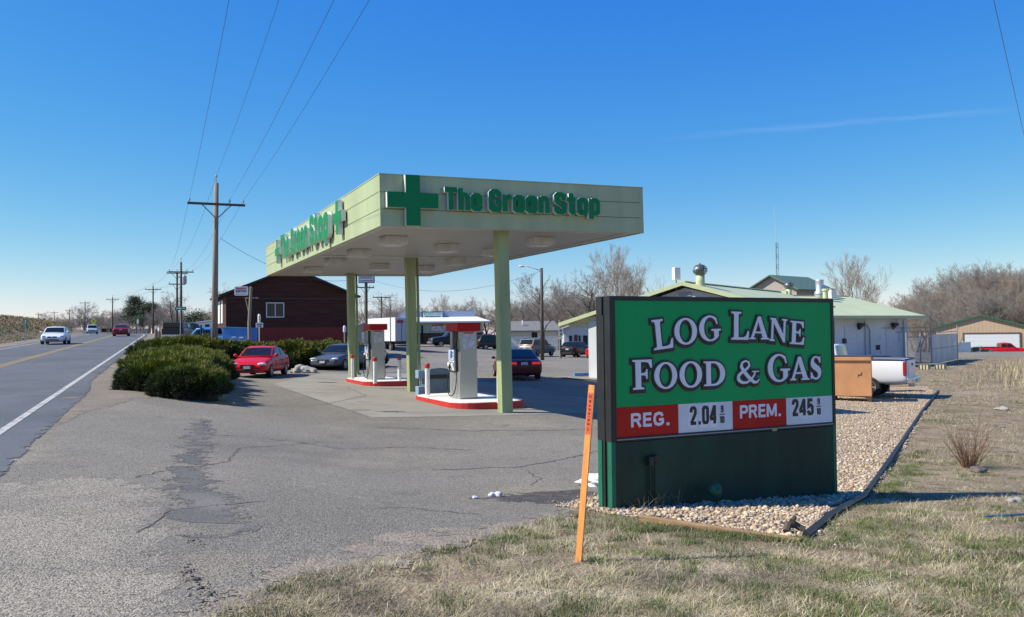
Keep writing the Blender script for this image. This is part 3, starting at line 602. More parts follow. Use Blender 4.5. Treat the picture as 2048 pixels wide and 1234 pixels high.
def serif(name, m, specs, off, z, ext, dyo=0.):
    """specs: (char, x, y, w, h, tilt) on the sign face -> one mesh"""
    amp = MB(); bm = bmesh.new(); gi = 0
    for c, x, y, wd, h, tl in specs:
        aw, loops = SER[c]; T = Matrix.Translation((x, y+dyo, 0)) @ Matrix.Rotation(tl, 4, 'Z') @ Matrix.Diagonal((wd/(aw-.02), h, 1, 1)); gi += 1
        if loops is None:
            pth = [(.95,.16),(.86,.03),(.72,.04),(.5,.28),(.3,.55),(.22,.74),(.26,.9),(.4,.97),(.53,.9),(.55,.76),(.46,.64),(.24,.48),(.1,.34),(.1,.16),(.24,.04),(.42,.03),(.6,.14),(.74,.34),(.78,.5)]
            wds = [.05,.1,.15,.19,.18,.15,.1,.08,.09,.12,.12,.13,.16,.18,.13,.1,.09,.09,.08]
            q = [T @ Vector((a, b, 0)) for a, b in pth]
            for k in range(len(q)-1):
                ribbon(amp, [(q[k].x, q[k].y), (q[k].x+(q[k+1].x-q[k].x)*1.12, q[k].y+(q[k+1].y-q[k].y)*1.12)], [wds[k]*h*.9+2*off, wds[k+1]*h*.9+2*off], -ext, ext+.00008*k)
            e = T @ Vector((.66, .5, 0)); e2 = T @ Vector((.94, .5, 0)); ribbon(amp, [(e.x-off, e.y), (e2.x+off, e2.y)], .05*h+2*off, -ext, ext+.0017)
            continue
        cu = bpy.data.curves.new(name, 'CURVE'); cu.dimensions = '2D'; cu.fill_mode = 'BOTH'; cu.extrude = ext+.00012*gi; cu.offset = off
        for lp in loops:
            s = cu.splines.new('POLY'); s.points.add(len(lp)-1); s.use_cyclic_u = True
            for k, (a, b) in enumerate(lp):
                v = T @ Vector((a, b, 0)); s.points[k].co = (v.x, v.y, 0, 1)
        o = bpy.data.objects.new(name, cu); C.objects.link(o); bpy.context.view_layer.update()
        t = bpy.data.meshes.new_from_object(o.evaluated_get(bpy.context.evaluated_depsgraph_get())); C.objects.unlink(o); bpy.data.objects.remove(o); bm.from_mesh(t)
    if amp.v:
        t = bpy.data.meshes.new('t'); t.from_pydata(amp.v, [], amp.f); bm.from_mesh(t)
    me = bpy.data.meshes.new(name)
    bm.transform(MF @ Matrix.Translation((0, 0, z))); bmesh.ops.recalc_face_normals(bm, faces=bm.faces)
    for f_ in bm.faces: f_.material_index = 0
    bm.to_mesh(me); bm.free()
    me.materials.append(m); ob = bpy.data.objects.new(name, me); C.objects.link(ob); ob.parent = S; return ob
TXT = [('L',.592,1.797,.275,.345,.1),('O',.885,1.853,.325,.30,.05),('G',1.24,1.89,.32,.295,.03),
       ('L',1.712,1.906,.275,.338,-.03),('A',2.0,1.908,.30,.275,-.03),('N',2.31,1.885,.275,.285,-.08),('E',2.64,1.842,.235,.29,-.07),
       ('F',.292,1.357,.262,.335,.01),('O',.585,1.356,.32,.298,.0),('O',.94,1.357,.325,.298,.0),('D',1.292,1.362,.325,.29,.0),
       ('&',1.775,1.374,.375,.28,.0),('G',2.275,1.378,.36,.335,.0),('A',2.645,1.385,.305,.288,.0),('S',2.975,1.387,.19,.288,.0)]
for o_, e_, z_, m_, dy_ in ((.032, .0012, .0015, MLR, -.014), (.025, .0040, .0042, MLK, -.018), (.025, .0066, .0068, MLK, 0), (0, .0100, .0102, MLET, 0)):
    serif('lettering', m_, TXT, o_, z_, e_, dy_)
# conduits on the base and the things at its foot
cd = MB()
for x in (.49, .56): cd.tube([(x, -.03, -.05), (x, -.03, .52)], .012, 8)
cd.box(.455, .52, -.075, .004, .5, .6).box(.535, .61, -.06, .004, .53, .61).build('conduit', mat('conduit_dark', (.01,.02,.017), .5), S, .004)
MB().box(2.33, 2.40, -.014, .002, .775, .80).build('warning_sticker', mat('sticker', (.5,.42,.12), .6), S)
def sw(x, y, z=0.): return Vector((SX, SY, z))+SU*x+Vector((-SU.y, SU.x, 0))*y
g = sw(1.28, -.22); lp = thing('flood_light', 'small dark green flood lamp on the gravel at the foot of the sign', 'lamp', (g.x, g.y, zg(g.x, g.y)+.03), SA)
MB().lathe([(.012, -.05), (.05, -.04), (.085, .02), (.088, .05), (.078, .055)], 16, M=Matrix.Translation((0, 0, .14)) @ Matrix.Rotation(R(-70), 4, 'X')).build('lamp_head', mat('lamp_green', (.01,.09,.05), .5), lp, smooth=False)
MB().tube([(0, .0, -.05), (0, 0, .12)], .012, 8).build('stem', MDG, lp)

# ------------------------------------------------------------------ survey stake
b0 = G(1157, 1124); t0 = P(1184, 770, b0.y+.05)
v = t0-b0; stk = thing('survey_stake', 'orange wooden stake leaning by the sign with a red warning tape', 'stake', b0, 0)
stk.rotation_mode = 'QUATERNION'; stk.rotation_quaternion = v.to_track_quat('Z', 'Y') @ Matrix.Rotation(R(24), 3, 'Z').to_quaternion()
SL_ = v.length
st = MB(); st.prism([(-.031,-.006),(.031,-.006),(.031,.006),(-.031,.006)], -.12, SL_); so_ = st.build('lath', mat('stake_orange', (.66,.27,.07), .75, var=.15, scale=6, bump=.2, stretch=(8,8,1)), stk, .0015)
q = stk.rotation_quaternion.to_matrix(); 
fs = -1 if (q @ Vector((0, -1, 0))).y < 0 else 1
tp = MB().box(-.024, .024, fs*.0072-.0008, fs*.0072+.0008, SL_*.72, SL_*.955).build('warning_tape', mat('tape_red', (.62,.09,.03), .5), stk)
MT = Matrix(((0,-fs*1.,0,0),(0,0,fs,fs*.0082),(-1.,0,0,SL_*.915),(0,0,0,1)))
mb = MB(); write(mb, 'WARNING', BD, 0, -.011, .022, SL_*.145, .17, gap=.5, z0=0, z1=.0012, M=MT, dz=.0002)
for k in range(3): ribbon(mb, [(-.035+k*.009, -.016), (-.035+k*.009, .016)], .004, 0, .001, M=MT); ribbon(mb, [(SL_*.16+k*.01, -.016), (SL_*.16+k*.01, .012)], .003, 0, .001, M=MT)
mb.build('lettering', MLK, tp)

# ------------------------------------------------------------------ the canopy
CA = R(24.45); CB = Vector((math.cos(CA), math.sin(CA), 0)); CAx = Vector((-math.sin(CA), math.cos(CA), 0)); C0 = Vector((-3.27, 21.7, 0))
def cw(b, a, z=0.): p = C0+CB*b+CAx*a; return Vector((p.x, p.y, zg(p.x, p.y)+z))
FASC = stripes(mat('fascia_green', (.40,.455,.25), .5, var=.05, scale=.6), 'Z', .44, .0)
FASC = mat('fascia_pale_green', (.385,.44,.245), .5, var=.09, scale=2.2, stretch=(1, 1, .12)); COLM = mat('column_green', (.31,.365,.17), .5, var=.12, scale=3, stretch=(1, 1, .2))
SOF = stripes(mat('soffit_white', (.43,.42,.375), .45, var=.05, scale=.8), 'Y', .3, .6, .35, .06)
LG = mat('letter_green', (.0,.20,.06), .55, var=.05, spec=.25); LS = mat('letter_return', (.72,.74,.72), .3, var=.03)
K = thing('gas_station_canopy', 'pale green gas station canopy on three columns over the pumps', 'canopy', C0, CA)
K.rotation_euler = (0, R(-.95), CA)
BW, AL, Z0, Z1 = 7.97, 19.33, 4.80, 6.13
th = .08
def fascia(nm, x0, x1, y0, y1): MB().box(x0, x1, y0, y1, Z0, Z0+.44).box(x0, x1, y0, y1, Z0+.446, Z0+.886).box(x0, x1, y0, y1, Z0+.892, Z1).build(nm, FASC, K, .006)
fascia('fascia', 0, BW, 0, th); fascia('fascia', 0, BW, AL-th, AL); fascia('fascia', 0, th, th+.001, AL-th-.001); fascia('fascia', BW-th, BW, th+.001, AL-th-.001)
MB().box(th+.01, BW-th-.01, th+.01, AL-th-.01, Z0+.4, Z0+1.1).build('roof', mat('roof_grey', (.3,.3,.3)), K)
jm = MB()
for z in (Z0+.443, Z0+.889):
    jm.box(.12, BW-.12, -.004, .002, z-.006, z+.006); jm.box(-.004, .002, .12, AL-.12, z-.006, z+.006)
jm.build('panel_joint', mat('joint_dark', (.05,.06,.03)), K)
MB().box(-.012, BW+.012, -.012, AL+.012, Z1+.001, Z1+.03).build('coping', FASC, K, .006)
sf = MB().box(th+.02, BW-th-.02, th+.02, AL-th-.02, Z0+.06, Z0+.12); sf.build('soffit', SOF, K)
sb = MB()
for a in (.35, 9.0, AL-.5): sb.box(.3, BW-.3, a-.1, a+.1, Z0+.015, Z0+.075)
sb.box(.12, .3, .2, AL-.2, Z0+.02, Z0+.08).box(BW-.3, BW-.12, .2, AL-.2, Z0+.02, Z0+.08)
sb.build('soffit_trim', mat('soffit_trim', (.55,.55,.5), .5), K, .006)
LM = mat('light_housing', (.58,.58,.54), .5); LE = mat('light_lens', (.6,.6,.56), .25)
for i, (b, a) in enumerate(((1.2,2.9),(1.2,6.9),(1.2,10.4),(1.2,14.5),(5.7,2.3),(5.7,5.9),(5.7,9.7),(5.7,13.4),(3.5,4.7),(3.5,12.6))):
    l = MB().box(b-.34, b+.34, a-.34, a+.34, Z0-.17, Z0+.058).build('canopy_light', LM, K, .02)
    MB().box(b-.27, b+.27, a-.27, a+.27, Z0-.20, Z0-.172).build('lens', LE, l, .01)
for i, a in enumerate((.72, 9.15, 18.3)):
    g = C0+CB*3.68+CAx*a; zb = zg(g.x, g.y)
    sgn = 1
    cm = MB().box(3.68-.165, 3.68+.165, a-.165, a+.165, zb-.35-.06, Z0+.055).build('column', COLM, K, .012)
    if i: MB().tube([(3.68+.235, a-.14, Z0), (3.68+.235, a-.14, zb+.25), (3.68+.245, a-.16, zb+.13), (3.68+.32, a-.24, zb+.1)], .05, 10).build('downpipe', COLM, cm, smooth=True)
# crosses and lettering: front faces -a, left side faces -b
MFR = Matrix(((1,0,0,0),(0,0,-1,0),(0,1,0,Z0),(0,0,0,1))); MLE = Matrix(((0,0,-1,0),(-1,0,0,AL),(0,1,0,Z0),(0,0,0,1)))
def cross(cx, cz, hw, hh, t, th_, M, nm='green_cross', z0=.04, z1=.18):
    pts = [(cx-t,cz-hh),(cx+t,cz-hh),(cx+t,cz-t),(cx+hw,cz-t),(cx+hw,cz+t),(cx+t,cz+t),(cx+t,cz+hh),(cx-t,cz+hh),(cx-t,cz+t),(cx-hw,cz+t),(cx-hw,cz-t),(cx-t,cz-t)]
    mb = MB(); mb.prism(pts, z0, z1, 0, M, 1); mb.prism([(cx+(x-cx)*.97, cz+(z-cz)*.97) for x, z in pts], z1, z1+.004, 0, M); mb.build(nm, [LG, LS], K)
cross(.83, .665, .69, .66, .195, .1, MFR)
def canopy_word(t, x, z, h, wd, M):
    mb = MB(); write(mb, t, HV, x, z, h, wd, .222, gap=.04, z0=.04, z1=.18, M=M, mside=1, dz=.001); mb.build('lettering', [LG, LS], K)
canopy_word('The', 1.70, .455, .585, 1.06, MFR); canopy_word('Green', 2.95, .455, .585, 1.83, MFR); canopy_word('Stop', 4.92, .455, .585, 1.47, MFR)
canopy_word('The', 5.15, .34, .92, 1.9, MLE); canopy_word('Green', 7.45, .34, .92, 3.3, MLE); canopy_word('Stop', 11.1, .34, .92, 2.95, MLE)
cross(15.25, .74, .56, .50, .16, .1, MLE); cross(4.2, .74, .5, .49, .15, .1, MLE)

# ------------------------------------------------------------------ pump islands, pumps, bollards, waste bin
RED = mat('island_red', (.50,.025,.018), .5, var=.15, scale=5); WHP = mat('island_white', (.72,.71,.68), .6, var=.08, scale=5); REDT = mat('topper_red', (.46,.010,.012), .5, var=.05, spec=.2)
STEEL = mat('brushed_steel', (.42,.405,.36), .36, .75, var=.06, scale=3, stretch=(1,1,30)); STEEL2 = mat('steel_grey', (.40,.40,.39), .42, .6, var=.06, scale=3)
PBLK = mat('pump_black', (.014,.014,.015), .5); PWH = mat('pump_white', (.72,.72,.70), .45, var=.03); PBLU = mat('pump_display', (.42,.50,.66), .3, var=.05); RUB = mat('hose_rubber', (.012,.012,.012), .55)
PNAV = mat('display_navy', (.02,.035,.12), .25)
def island(label, b0, b1, a0, a1):
    c = cw((b0+b1)/2, (a0+a1)/2); I = thing('pump_island', label, 'pump island', c, CA)
    hb, ha = (b1-b0)/2, (a1-a0)/2; k = .75
    def ring(g):
        x, y = hb-g, ha-g; pts = []
        for sx_, sy_, a in ((1,-1,-90),(1,1,0),(-1,1,90),(-1,-1,180)): pts += [(sx_*(x-k)+k*math.cos(R(a+t)), sy_*(y-k)+k*math.sin(R(a+t))) for t in (0,15,30,45,60,75,90)]
        return pts
    MB().prism(ring(0), -.15, .17).build('curb', RED, I, .02); MB().prism(ring(.04), .171, .188).build('top', WHP, I, .006)
    return I, c
I1, c1 = island('red curbed white pump island at the near canopy column, beside the grey bin', 2.6, 5.0, 1.7, 6.1)
I2, c2 = island('red curbed white pump island at the far canopy column, with three bollards', 2.7, 4.9, 12.1, 16.2)
def pump(label, b, a):
    p = cw(b, a, .19); U = thing('fuel_pump', label, 'fuel pump', p, CA)
    MB().box(-.29, .29, -.44, .44, 0, .82).build('lower_cabinet', STEEL2, U, .012)
    MB().box(-.27, .27, -.455, -.20, .02, 2.06).build('end_panel', STEEL, U, .012); MB().box(-.27, .27, .26, .455, .821, 2.06).build('end_panel', STEEL, U, .012)
    MB().box(-.33, .33, -.195, .42, .823, 1.52).build('electronics_housing', PBLK, U, .015)
    MB().box(-.38, .38, -.52, .52, 2.065, 2.32).build('topper', REDT, U, .012)
    MB().box(-.16, .16, -.462, -.454, 1.995, 2.03).build('red_label', REDT, U)
    nt = MB().box(-.19, .19, -.46, -.4545, 1.52, 1.98).build('price_notice', mat('notice_paper', (.5,.5,.55), .6, var=.3, scale=14), U)
    for s in (-1, 1):
        MB().prism([(.18*s,-.18),(.385*s,-.18),(.385*s,.30),(.18*s,.30)], 1.18, 1.5).build('display_panel', PBLU, U, .01)
        d = MB(); 
        d.box(min(.386*s,.39*s), max(.386*s,.39*s), -.02, .1, 1.24, 1.46).box(min(.386*s,.39*s), max(.386*s,.39*s), -.13, -.07, 1.38, 1.43).box(min(.386*s,.39*s), max(.386*s,.39*s), -.13, -.07, 1.29, 1.34); d.build('screen', PNAV, U)
        n = MB(); prof = [(.25*s,.82),(.37*s,.86),(.43*s,1.06),(.36*s,1.165),(.25*s,1.165)]
        n.prism(prof, -.18, .30, M=Matrix(((1,0,0,0),(0,0,1,0),(0,1,0,0),(0,0,0,1)))); n.build('nozzle_boot', PWH, U, .012)
        bt = MB()
        for q in range(3): bt.box(min(.385*s,.425*s), max(.385*s,.425*s), -.14+q*.13, -.07+q*.13, 1.09, 1.14)
        bt.build('grade_button', mat('button_grey', (.35,.35,.35), .5), U)
        nz_ = MB(); nz_.tube([(.41*s,.06,.84), (.45*s,.05,.95), (.44*s,.03,1.06)], [.022,.03,.02], 8).box(min(.4*s,.47*s), max(.4*s,.47*s), .01, .09, .93, 1.0); nz_.tube([(.44*s,.03,1.06),(.42*s,-.04,1.1)], .012, 6)
        nzo = nz_.build('nozzle', PBLK, U, .004)
        hp = [(.26*s,-.215,1.9),(.31*s,-.225,1.7),(.32*s,-.225,1.2),(.33*s,-.24,.6),(.36*s,-.2,.25),(.4*s,-.06,.09),(.43*s,.12,.1),(.45*s,.22,.3),(.46*s,.2,.6),(.44*s,.1,.84)]
        hs_ = []
        for k in range(len(hp)-1):
            p0, p1, p2_, p3 = (Vector(hp[max(0, k-1)]), Vector(hp[k]), Vector(hp[k+1]), Vector(hp[min(len(hp)-1, k+2)]))
            for t in (0, .34, .67): hs_.append(.5*((2*p1)+(p2_-p0)*t+(2*p0-5*p1+4*p2_-p3)*t*t+(3*p1-p0-3*p2_+p3)*t**3))
        MB().tube(hs_, .017, 8).build('hose', RUB, U, smooth=True)
        MB().tube([(.26*s,-.22,2.05),(.26*s,-.22,1.85)], .035, 8).build('hose_swivel', PBLK, U)
    return U
pump('steel fuel pump with red topper beside the near canopy column and the grey bin', 3.55, 3.6)
pump('steel fuel pump with red topper on the far pump island with three bollards', 3.6, 14.0)
def bollard(label, px, py, a_guess, grp='red capped bollards on the pump islands'):
    g = G(px, py); r = ray(px, py); p = g
    for _ in range(8):                                # top of the island, .19 above the lot
        t = (zg(p.x, p.y)+.19-CZ)/r[2]; p = Vector((r[0]*t, r[1]*t, CZ+r[2]*t))
    B = thing('bollard', label, 'bollard', p, CA, grp)
    MB().lathe([(.075, 0), (.075, .86)], 18).build('post', WHP, B, smooth=False); MB().lathe([(.082, .86), (.084, .99), (.07, 1.01)], 18).build('cap', RED, B)
bollard('red capped white bollard in front of the grey bin on the near pump island', 855, 790, 0)
bollard('red capped white bollard half hidden behind the near canopy column', 999, 806, 0)
bollard('red capped white bollard in front of the far canopy column', 705, 757, 0)
bollard('red capped white bollard in front of the far fuel pump', 750, 767, 0)
bollard('red capped white bollard right of the far fuel pump, beside the middle column', 799, 762, 0)
g = cw(3.9, 7.15); B = thing('waste_bin', 'blue grey waste bin unit with squeegee box behind the near pump', 'waste bin', g, CA)
BG = mat('bin_bluegrey', (.115,.16,.185), .5, var=.1); 
MB().prism([(-.5,0),(.5,0),(.5,.72),(.4,.9),(.25,.95),(-.25,.95),(-.4,.9),(-.5,.72)], -.3, .3, M=Matrix(((1,0,0,0),(0,0,1,0),(0,1,0,0),(0,0,0,1)))).build('bin_body', BG, B, .03)
MB().box(-.36,.36,-.312,-.297,.6,.74).build('opening', PBLK, B); MB().box(-.4,.4,-.306,-.299,.08,.52).build('door_panel', mat('bin_panel', (.135,.185,.21), .5), B, .006)
MB().box(-.72,-.5,-.2,.15,.62,.9).box(-.72,-.5,-.2,.15,.0,.34).tube([(-.6,-.05,.3),(-.6,-.05,.65)], .03).build('squeegee_box', mat('squeegee_blue', (.22,.32,.42), .5), B, .02)
# ------------------------------------------------------------------ junipers
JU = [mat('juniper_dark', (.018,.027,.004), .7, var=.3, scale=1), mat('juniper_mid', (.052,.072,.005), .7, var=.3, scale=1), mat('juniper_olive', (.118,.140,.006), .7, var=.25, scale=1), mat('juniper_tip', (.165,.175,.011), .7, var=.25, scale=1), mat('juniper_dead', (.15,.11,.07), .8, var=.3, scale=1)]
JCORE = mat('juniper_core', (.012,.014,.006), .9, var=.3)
def juniper(label, mounds, n, blade, seed, cat='hedge', ln=(.08,.19)):
    r = np.random.default_rng(seed); M = np.array(mounds, float)      # cx, cy, rx, ry, h
    o0 = Vector((M[:, 0].mean(), M[:, 1].mean(), 0)); o0.z = zg(o0.x, o0.y)
    H = thing('juniper_hedge', label, cat, o0, 0)
    zb = zga(M[:, 0], M[:, 1])-.05
    wgt = (M[:, 2]+M[:, 3])*M[:, 4]; i = r.choice(len(M), n*2, p=wgt/wgt.sum())
    d = r.normal(0, 1, (n*2, 3)); d[:, 2] = np.abs(d[:, 2])*1.1; d /= np.linalg.norm(d, axis=1)[:, None]
    d[:, 2] = d[:, 2]
    lump = 1+.10*np.sin(d[:, 0]*8+i)*np.cos(d[:, 2]*6+i)+.09*np.sin(d[:, 1]*11+i*2)+.05*np.sin(d[:, 0]*23+d[:, 1]*19)+r.normal(0, .03, n*2)
    p = np.stack([M[i, 0]+np.sign(d[:, 0])*np.abs(d[:, 0])**.8*M[i, 2]*lump, M[i, 1]+np.sign(d[:, 1])*np.abs(d[:, 1])**.8*M[i, 3]*lump, zb[i]+.1+np.abs(d[:, 2])**.6*(M[i, 4]-.1)*lump], 1)
    keep = np.ones(n*2, bool)
    for k in range(len(M)):
        q = ((p[:, 0]-M[k, 0])/M[k, 2])**2+((p[:, 1]-M[k, 1])/M[k, 3])**2+(np.maximum(p[:, 2]-zb[k], 0)/M[k, 4])**2.6
        keep &= (i == k) | (q > .72)
    p, d, i = p[keep][:n], d[keep][:n], i[keep][:n]; m = len(p); nb = 5
    hh = (p[:, 2]-zb[i])/M[i, 4]
    base = np.repeat(p, nb, 0); dir_ = np.repeat(d*np.array([1, 1, .5]), nb, 0)*.8+np.array([.05, 0, .55])+r.normal(0, .42, (m*nb, 3)); dir_ /= np.linalg.norm(dir_, axis=1)[:, None]
    L = r.uniform(*ln, m*nb); wd = np.cross(dir_, r.normal(0, 1, (m*nb, 3))); wd /= np.linalg.norm(wd, axis=1)[:, None]; wd *= blade*r.uniform(.6, 1.3, m*nb)[:, None]
    b2 = base-dir_*L[:, None]*.35
    V = np.stack([b2-wd*.5, b2+wd*.5, base+dir_*(L*.25)[:, None]+wd*.5, base+dir_*L[:, None], base+dir_*(L*.2)[:, None]-wd*.6], 1)-np.array(o0[:])
    k = np.arange(m*nb)*5; Fc = np.stack([k, k+1, k+2, k+3, k+4], 1)
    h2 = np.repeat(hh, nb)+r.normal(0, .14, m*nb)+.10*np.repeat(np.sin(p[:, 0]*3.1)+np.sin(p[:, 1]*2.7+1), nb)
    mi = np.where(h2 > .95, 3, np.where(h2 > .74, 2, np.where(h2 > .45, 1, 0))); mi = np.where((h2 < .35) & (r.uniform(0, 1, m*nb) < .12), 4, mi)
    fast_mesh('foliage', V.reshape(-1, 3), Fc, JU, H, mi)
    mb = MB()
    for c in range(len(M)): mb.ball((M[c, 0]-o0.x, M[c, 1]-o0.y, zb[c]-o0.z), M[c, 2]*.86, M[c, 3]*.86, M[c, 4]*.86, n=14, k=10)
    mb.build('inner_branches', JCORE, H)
    sb = MB()
    for _ in range(14):
        c = r.integers(len(M)); a = r.uniform(0, 6.28); x0, y0 = M[c, 0]+math.cos(a)*M[c, 2]*.5, M[c, 1]+math.sin(a)*M[c, 3]*.5; x1, y1 = M[c, 0]+math.cos(a)*M[c, 2]*1.02, M[c, 1]+math.sin(a)*M[c, 3]*1.02
        sb.tube([(x0-o0.x, y0-o0.y, zg(x0, y0)-o0.z+.05), ((x0+x1)/2-o0.x, (y0+y1)/2-o0.y, zg(x0, y0)-o0.z+.12), (x1-o0.x, y1-o0.y, zg(x1, y1)-o0.z+r.uniform(.12, .4))], [.03, .02, .008], 5)
    sb.build('branches', mat('dead_branch', (.17,.12,.08), .85), H)
    return H
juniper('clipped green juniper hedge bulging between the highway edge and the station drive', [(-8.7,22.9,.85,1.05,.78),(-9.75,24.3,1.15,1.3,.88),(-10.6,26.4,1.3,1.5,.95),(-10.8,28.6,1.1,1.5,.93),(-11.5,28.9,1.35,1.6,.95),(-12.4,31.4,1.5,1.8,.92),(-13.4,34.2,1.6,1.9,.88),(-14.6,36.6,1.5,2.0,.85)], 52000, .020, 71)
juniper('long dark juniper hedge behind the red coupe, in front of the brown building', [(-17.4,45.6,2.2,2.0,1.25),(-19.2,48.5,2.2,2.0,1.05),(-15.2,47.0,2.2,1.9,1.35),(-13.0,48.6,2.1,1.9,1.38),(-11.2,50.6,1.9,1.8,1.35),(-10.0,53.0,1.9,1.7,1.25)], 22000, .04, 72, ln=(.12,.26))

# ------------------------------------------------------------------ bare trees
BARK = [mat('bark_brown', (.105,.085,.068), .9, var=.2, scale=2), mat('bark_grey', (.26,.22,.185), .9, var=.2, scale=2), mat('bark_pale', (.36,.31,.26), .9, var=.2, scale=2)]
TWIG = [mat('twig_brown', (.19,.15,.12), .9, var=.2, scale=1), mat('twig_grey', (.27,.24,.21), .9, var=.2, scale=1), mat('twig_tan', (.34,.265,.20), .9, var=.2, scale=1)]
class Seg:
    def __init__(s): s.a = []; s.b = []; s.ra = []; s.rb = []
    def add(s, p, q, r0, r1): s.a.append(p); s.b.append(q); s.ra.append(r0); s.rb.append(r1)
    def mesh(s, name, m, parent, n):
        a = np.array(s.a); b = np.array(s.b); d = b-a; d /= np.maximum(np.linalg.norm(d, axis=1), 1e-6)[:, None]
        up = np.where(np.abs(d[:, 2:3]) < .9, np.array([[0, 0, 1.]]), np.array([[1., 0, 0]])); e1 = np.cross(d, up); e1 /= np.linalg.norm(e1, axis=1)[:, None]; e2 = np.cross(d, e1)
        V = []
        for c, rr in ((a, s.ra), (b, s.rb)):
            for k in range(n):
                t = 2*np.pi*k/n; V.append(c+(e1*math.cos(t)+e2*math.sin(t))*np.array(rr)[:, None])
        V = np.stack(V, 1).reshape(-1, 3); i = np.arange(len(a))*2*n
        Fc = np.concatenate([np.stack([i+k, i+(k+1) % n, i+n+(k+1) % n, i+n+k], 1) for k in range(n)])
        return fast_mesh(name, V, Fc, m, parent, smooth=n > 3)
def bare_tree(label, seed, h=10., stems=1, spread=.55, up=.35, mats_=(0, 0), thick=.2, nb=(9, 6, 5, 5), crook=.14, low=.3, twig=.011, group=None, top=.72):
    r = np.random.default_rng(seed); big = Seg(); fine = Seg()
    T = thing('bare_tree', label, 'tree', (0, 0, 0), 0, group)
    def branch(p, d, L, rad, lev):
        k = 5 if lev == 0 else (4 if lev < 3 else 2); pts = [p]; dirs = [d]; rs = [rad]
        for i in range(k):
            d = d+r.normal(0, crook*(1+.3*lev), 3)+np.array([0, 0, up*.12 if lev else .05]); d = d/np.linalg.norm(d); p = p+d*L/k
            pts.append(p); dirs.append(d); rs.append(max(rad*(1-(i+1)/k*(.8 if lev else .7)), twig*.5))
        tgt = big if lev < 2 else fine
        for i in range(k): tgt.add(pts[i], pts[i+1], rs[i], rs[i+1])
        if lev >= 4: return
        c = nb[lev] if lev < 4 else 0
        for q in range(c):
            t = (low if lev == 0 else .25)+(1-(low if lev == 0 else .25))*(q+r.uniform(.2, .9))/c; t = min(t, .98); j = min(int(t*k), k-1); f = t*k-j
            p0 = pts[j]*(1-f)+pts[j+1]*f; d0 = dirs[j+1]; a = r.uniform(0, 6.28)
            perp = np.cross(d0, np.array([math.cos(a), math.sin(a), .3])); perp /= np.linalg.norm(perp)
            s = spread*(1.1 if lev == 0 else .95)+r.normal(0, .12); dd = d0*math.cos(s*1.3)+perp*math.sin(s*1.3)+np.array([0, 0, up*.5]); dd /= np.linalg.norm(dd)
            ll = L*(.62 if lev == 0 else .58)*(1.12-.55*t if lev == 0 else 1.05-.35*t)*r.uniform(.75, 1.15)
            branch(p0, dd, ll, max((rs[j]*(1-f)+rs[j+1]*f)*(.6 if lev else .55), twig), lev+1)
    for s in range(stems):
        a = 6.28*s/max(stems, 1)+r.uniform(0, 1); ln_ = 0 if stems == 1 else r.uniform(.08, .3)
        branch(np.array([math.cos(a)*.2*(stems > 1), math.sin(a)*.2*(stems > 1), -.25]), np.array([math.cos(a)*ln_, math.sin(a)*ln_, 1.]), h*top*r.uniform(.9, 1.08), thick/(stems**.4), 0)
    big.mesh('trunk', BARK[mats_[0]], T, 6); fine.mesh('crown', TWIG[mats_[1]], T, 3)
    return T
TA = bare_tree('x', 1, 10, 1, .55, .35, (0, 0), .2)
TB = bare_tree('x', 2, 12, 4, .42, .6, (1, 2), .19, (8, 6, 5, 4), .10, .3)
TC = bare_tree('x', 3, 10, 1, .72, .15, (0, 1), .24, (10, 6, 5, 5), .2, .25)
TD = bare_tree('x', 4, 11, 3, .5, .45, (1, 1), .2, (10, 7, 6, 5), .15, .2)
TE = bare_tree('x', 5, 13, 2, .5, .5, (1, 1), .26, (11, 7, 6, 5), .13, .2)
TF = bare_tree('x', 6, 8, 2, .62, .3, (0, 2), .16, (9, 6, 6, 5), .16, .2)
PROTO = {k: (t, max(v.co.z for c in t.children for v in c.data.vertices)) for k, t in zip('ABCDEF', (TA, TB, TC, TD, TE, TF))}
used = set()
def tree(kind, px, d, ytop, label, group, rz=None, wide=1.):
    """a tree of this kind at distance d under column px whose top reaches the row ytop"""
    base = on(px, d); top = P(px, ytop, d).z; T0, h0 = PROTO[kind]; s = max(.2, (top-base.z)/h0)
    rz = rz if rz is not None else (px*1.7+d) % 6.28
    if kind not in used:
        used.add(kind); T0.location = base; T0.rotation_euler = (0, 0, rz); T0['label'] = label; T0['group'] = group; T0.scale = (s*wide, s*wide, s); return T0
    return dup(T0, base, rz, label, (s*wide, s*wide, s), group)
GM = 'bare trees behind the filling station'
for k, px, d, yt, lb in (
  ('F',745,112,588,'bare tree behind the white roofed shed, beside the dark sign pole'), ('C',787,118,580,'bare tan tree above the white truck trailer'), ('F',826,135,588,'bare tree behind the middle canopy column'),
  ('B',889,140,584,'slim upright bare tree behind the green lettered store sign'), ('D',938,138,590,'bare tree above the middle of the blue parapet'), ('C',968,132,596,'spreading bare tree at the end of the blue parapet'),
  ('F',915,150,606,'low bare thicket tree behind the blue parapet'), ('A',858,150,606,'small grey bare tree left of the green lettered sign'), ('F',1003,138,606,'low bare tree left of the near canopy column')): tree(k, px, d, yt, lb, GM)
GR2 = 'bare trees behind the grey roofed house'
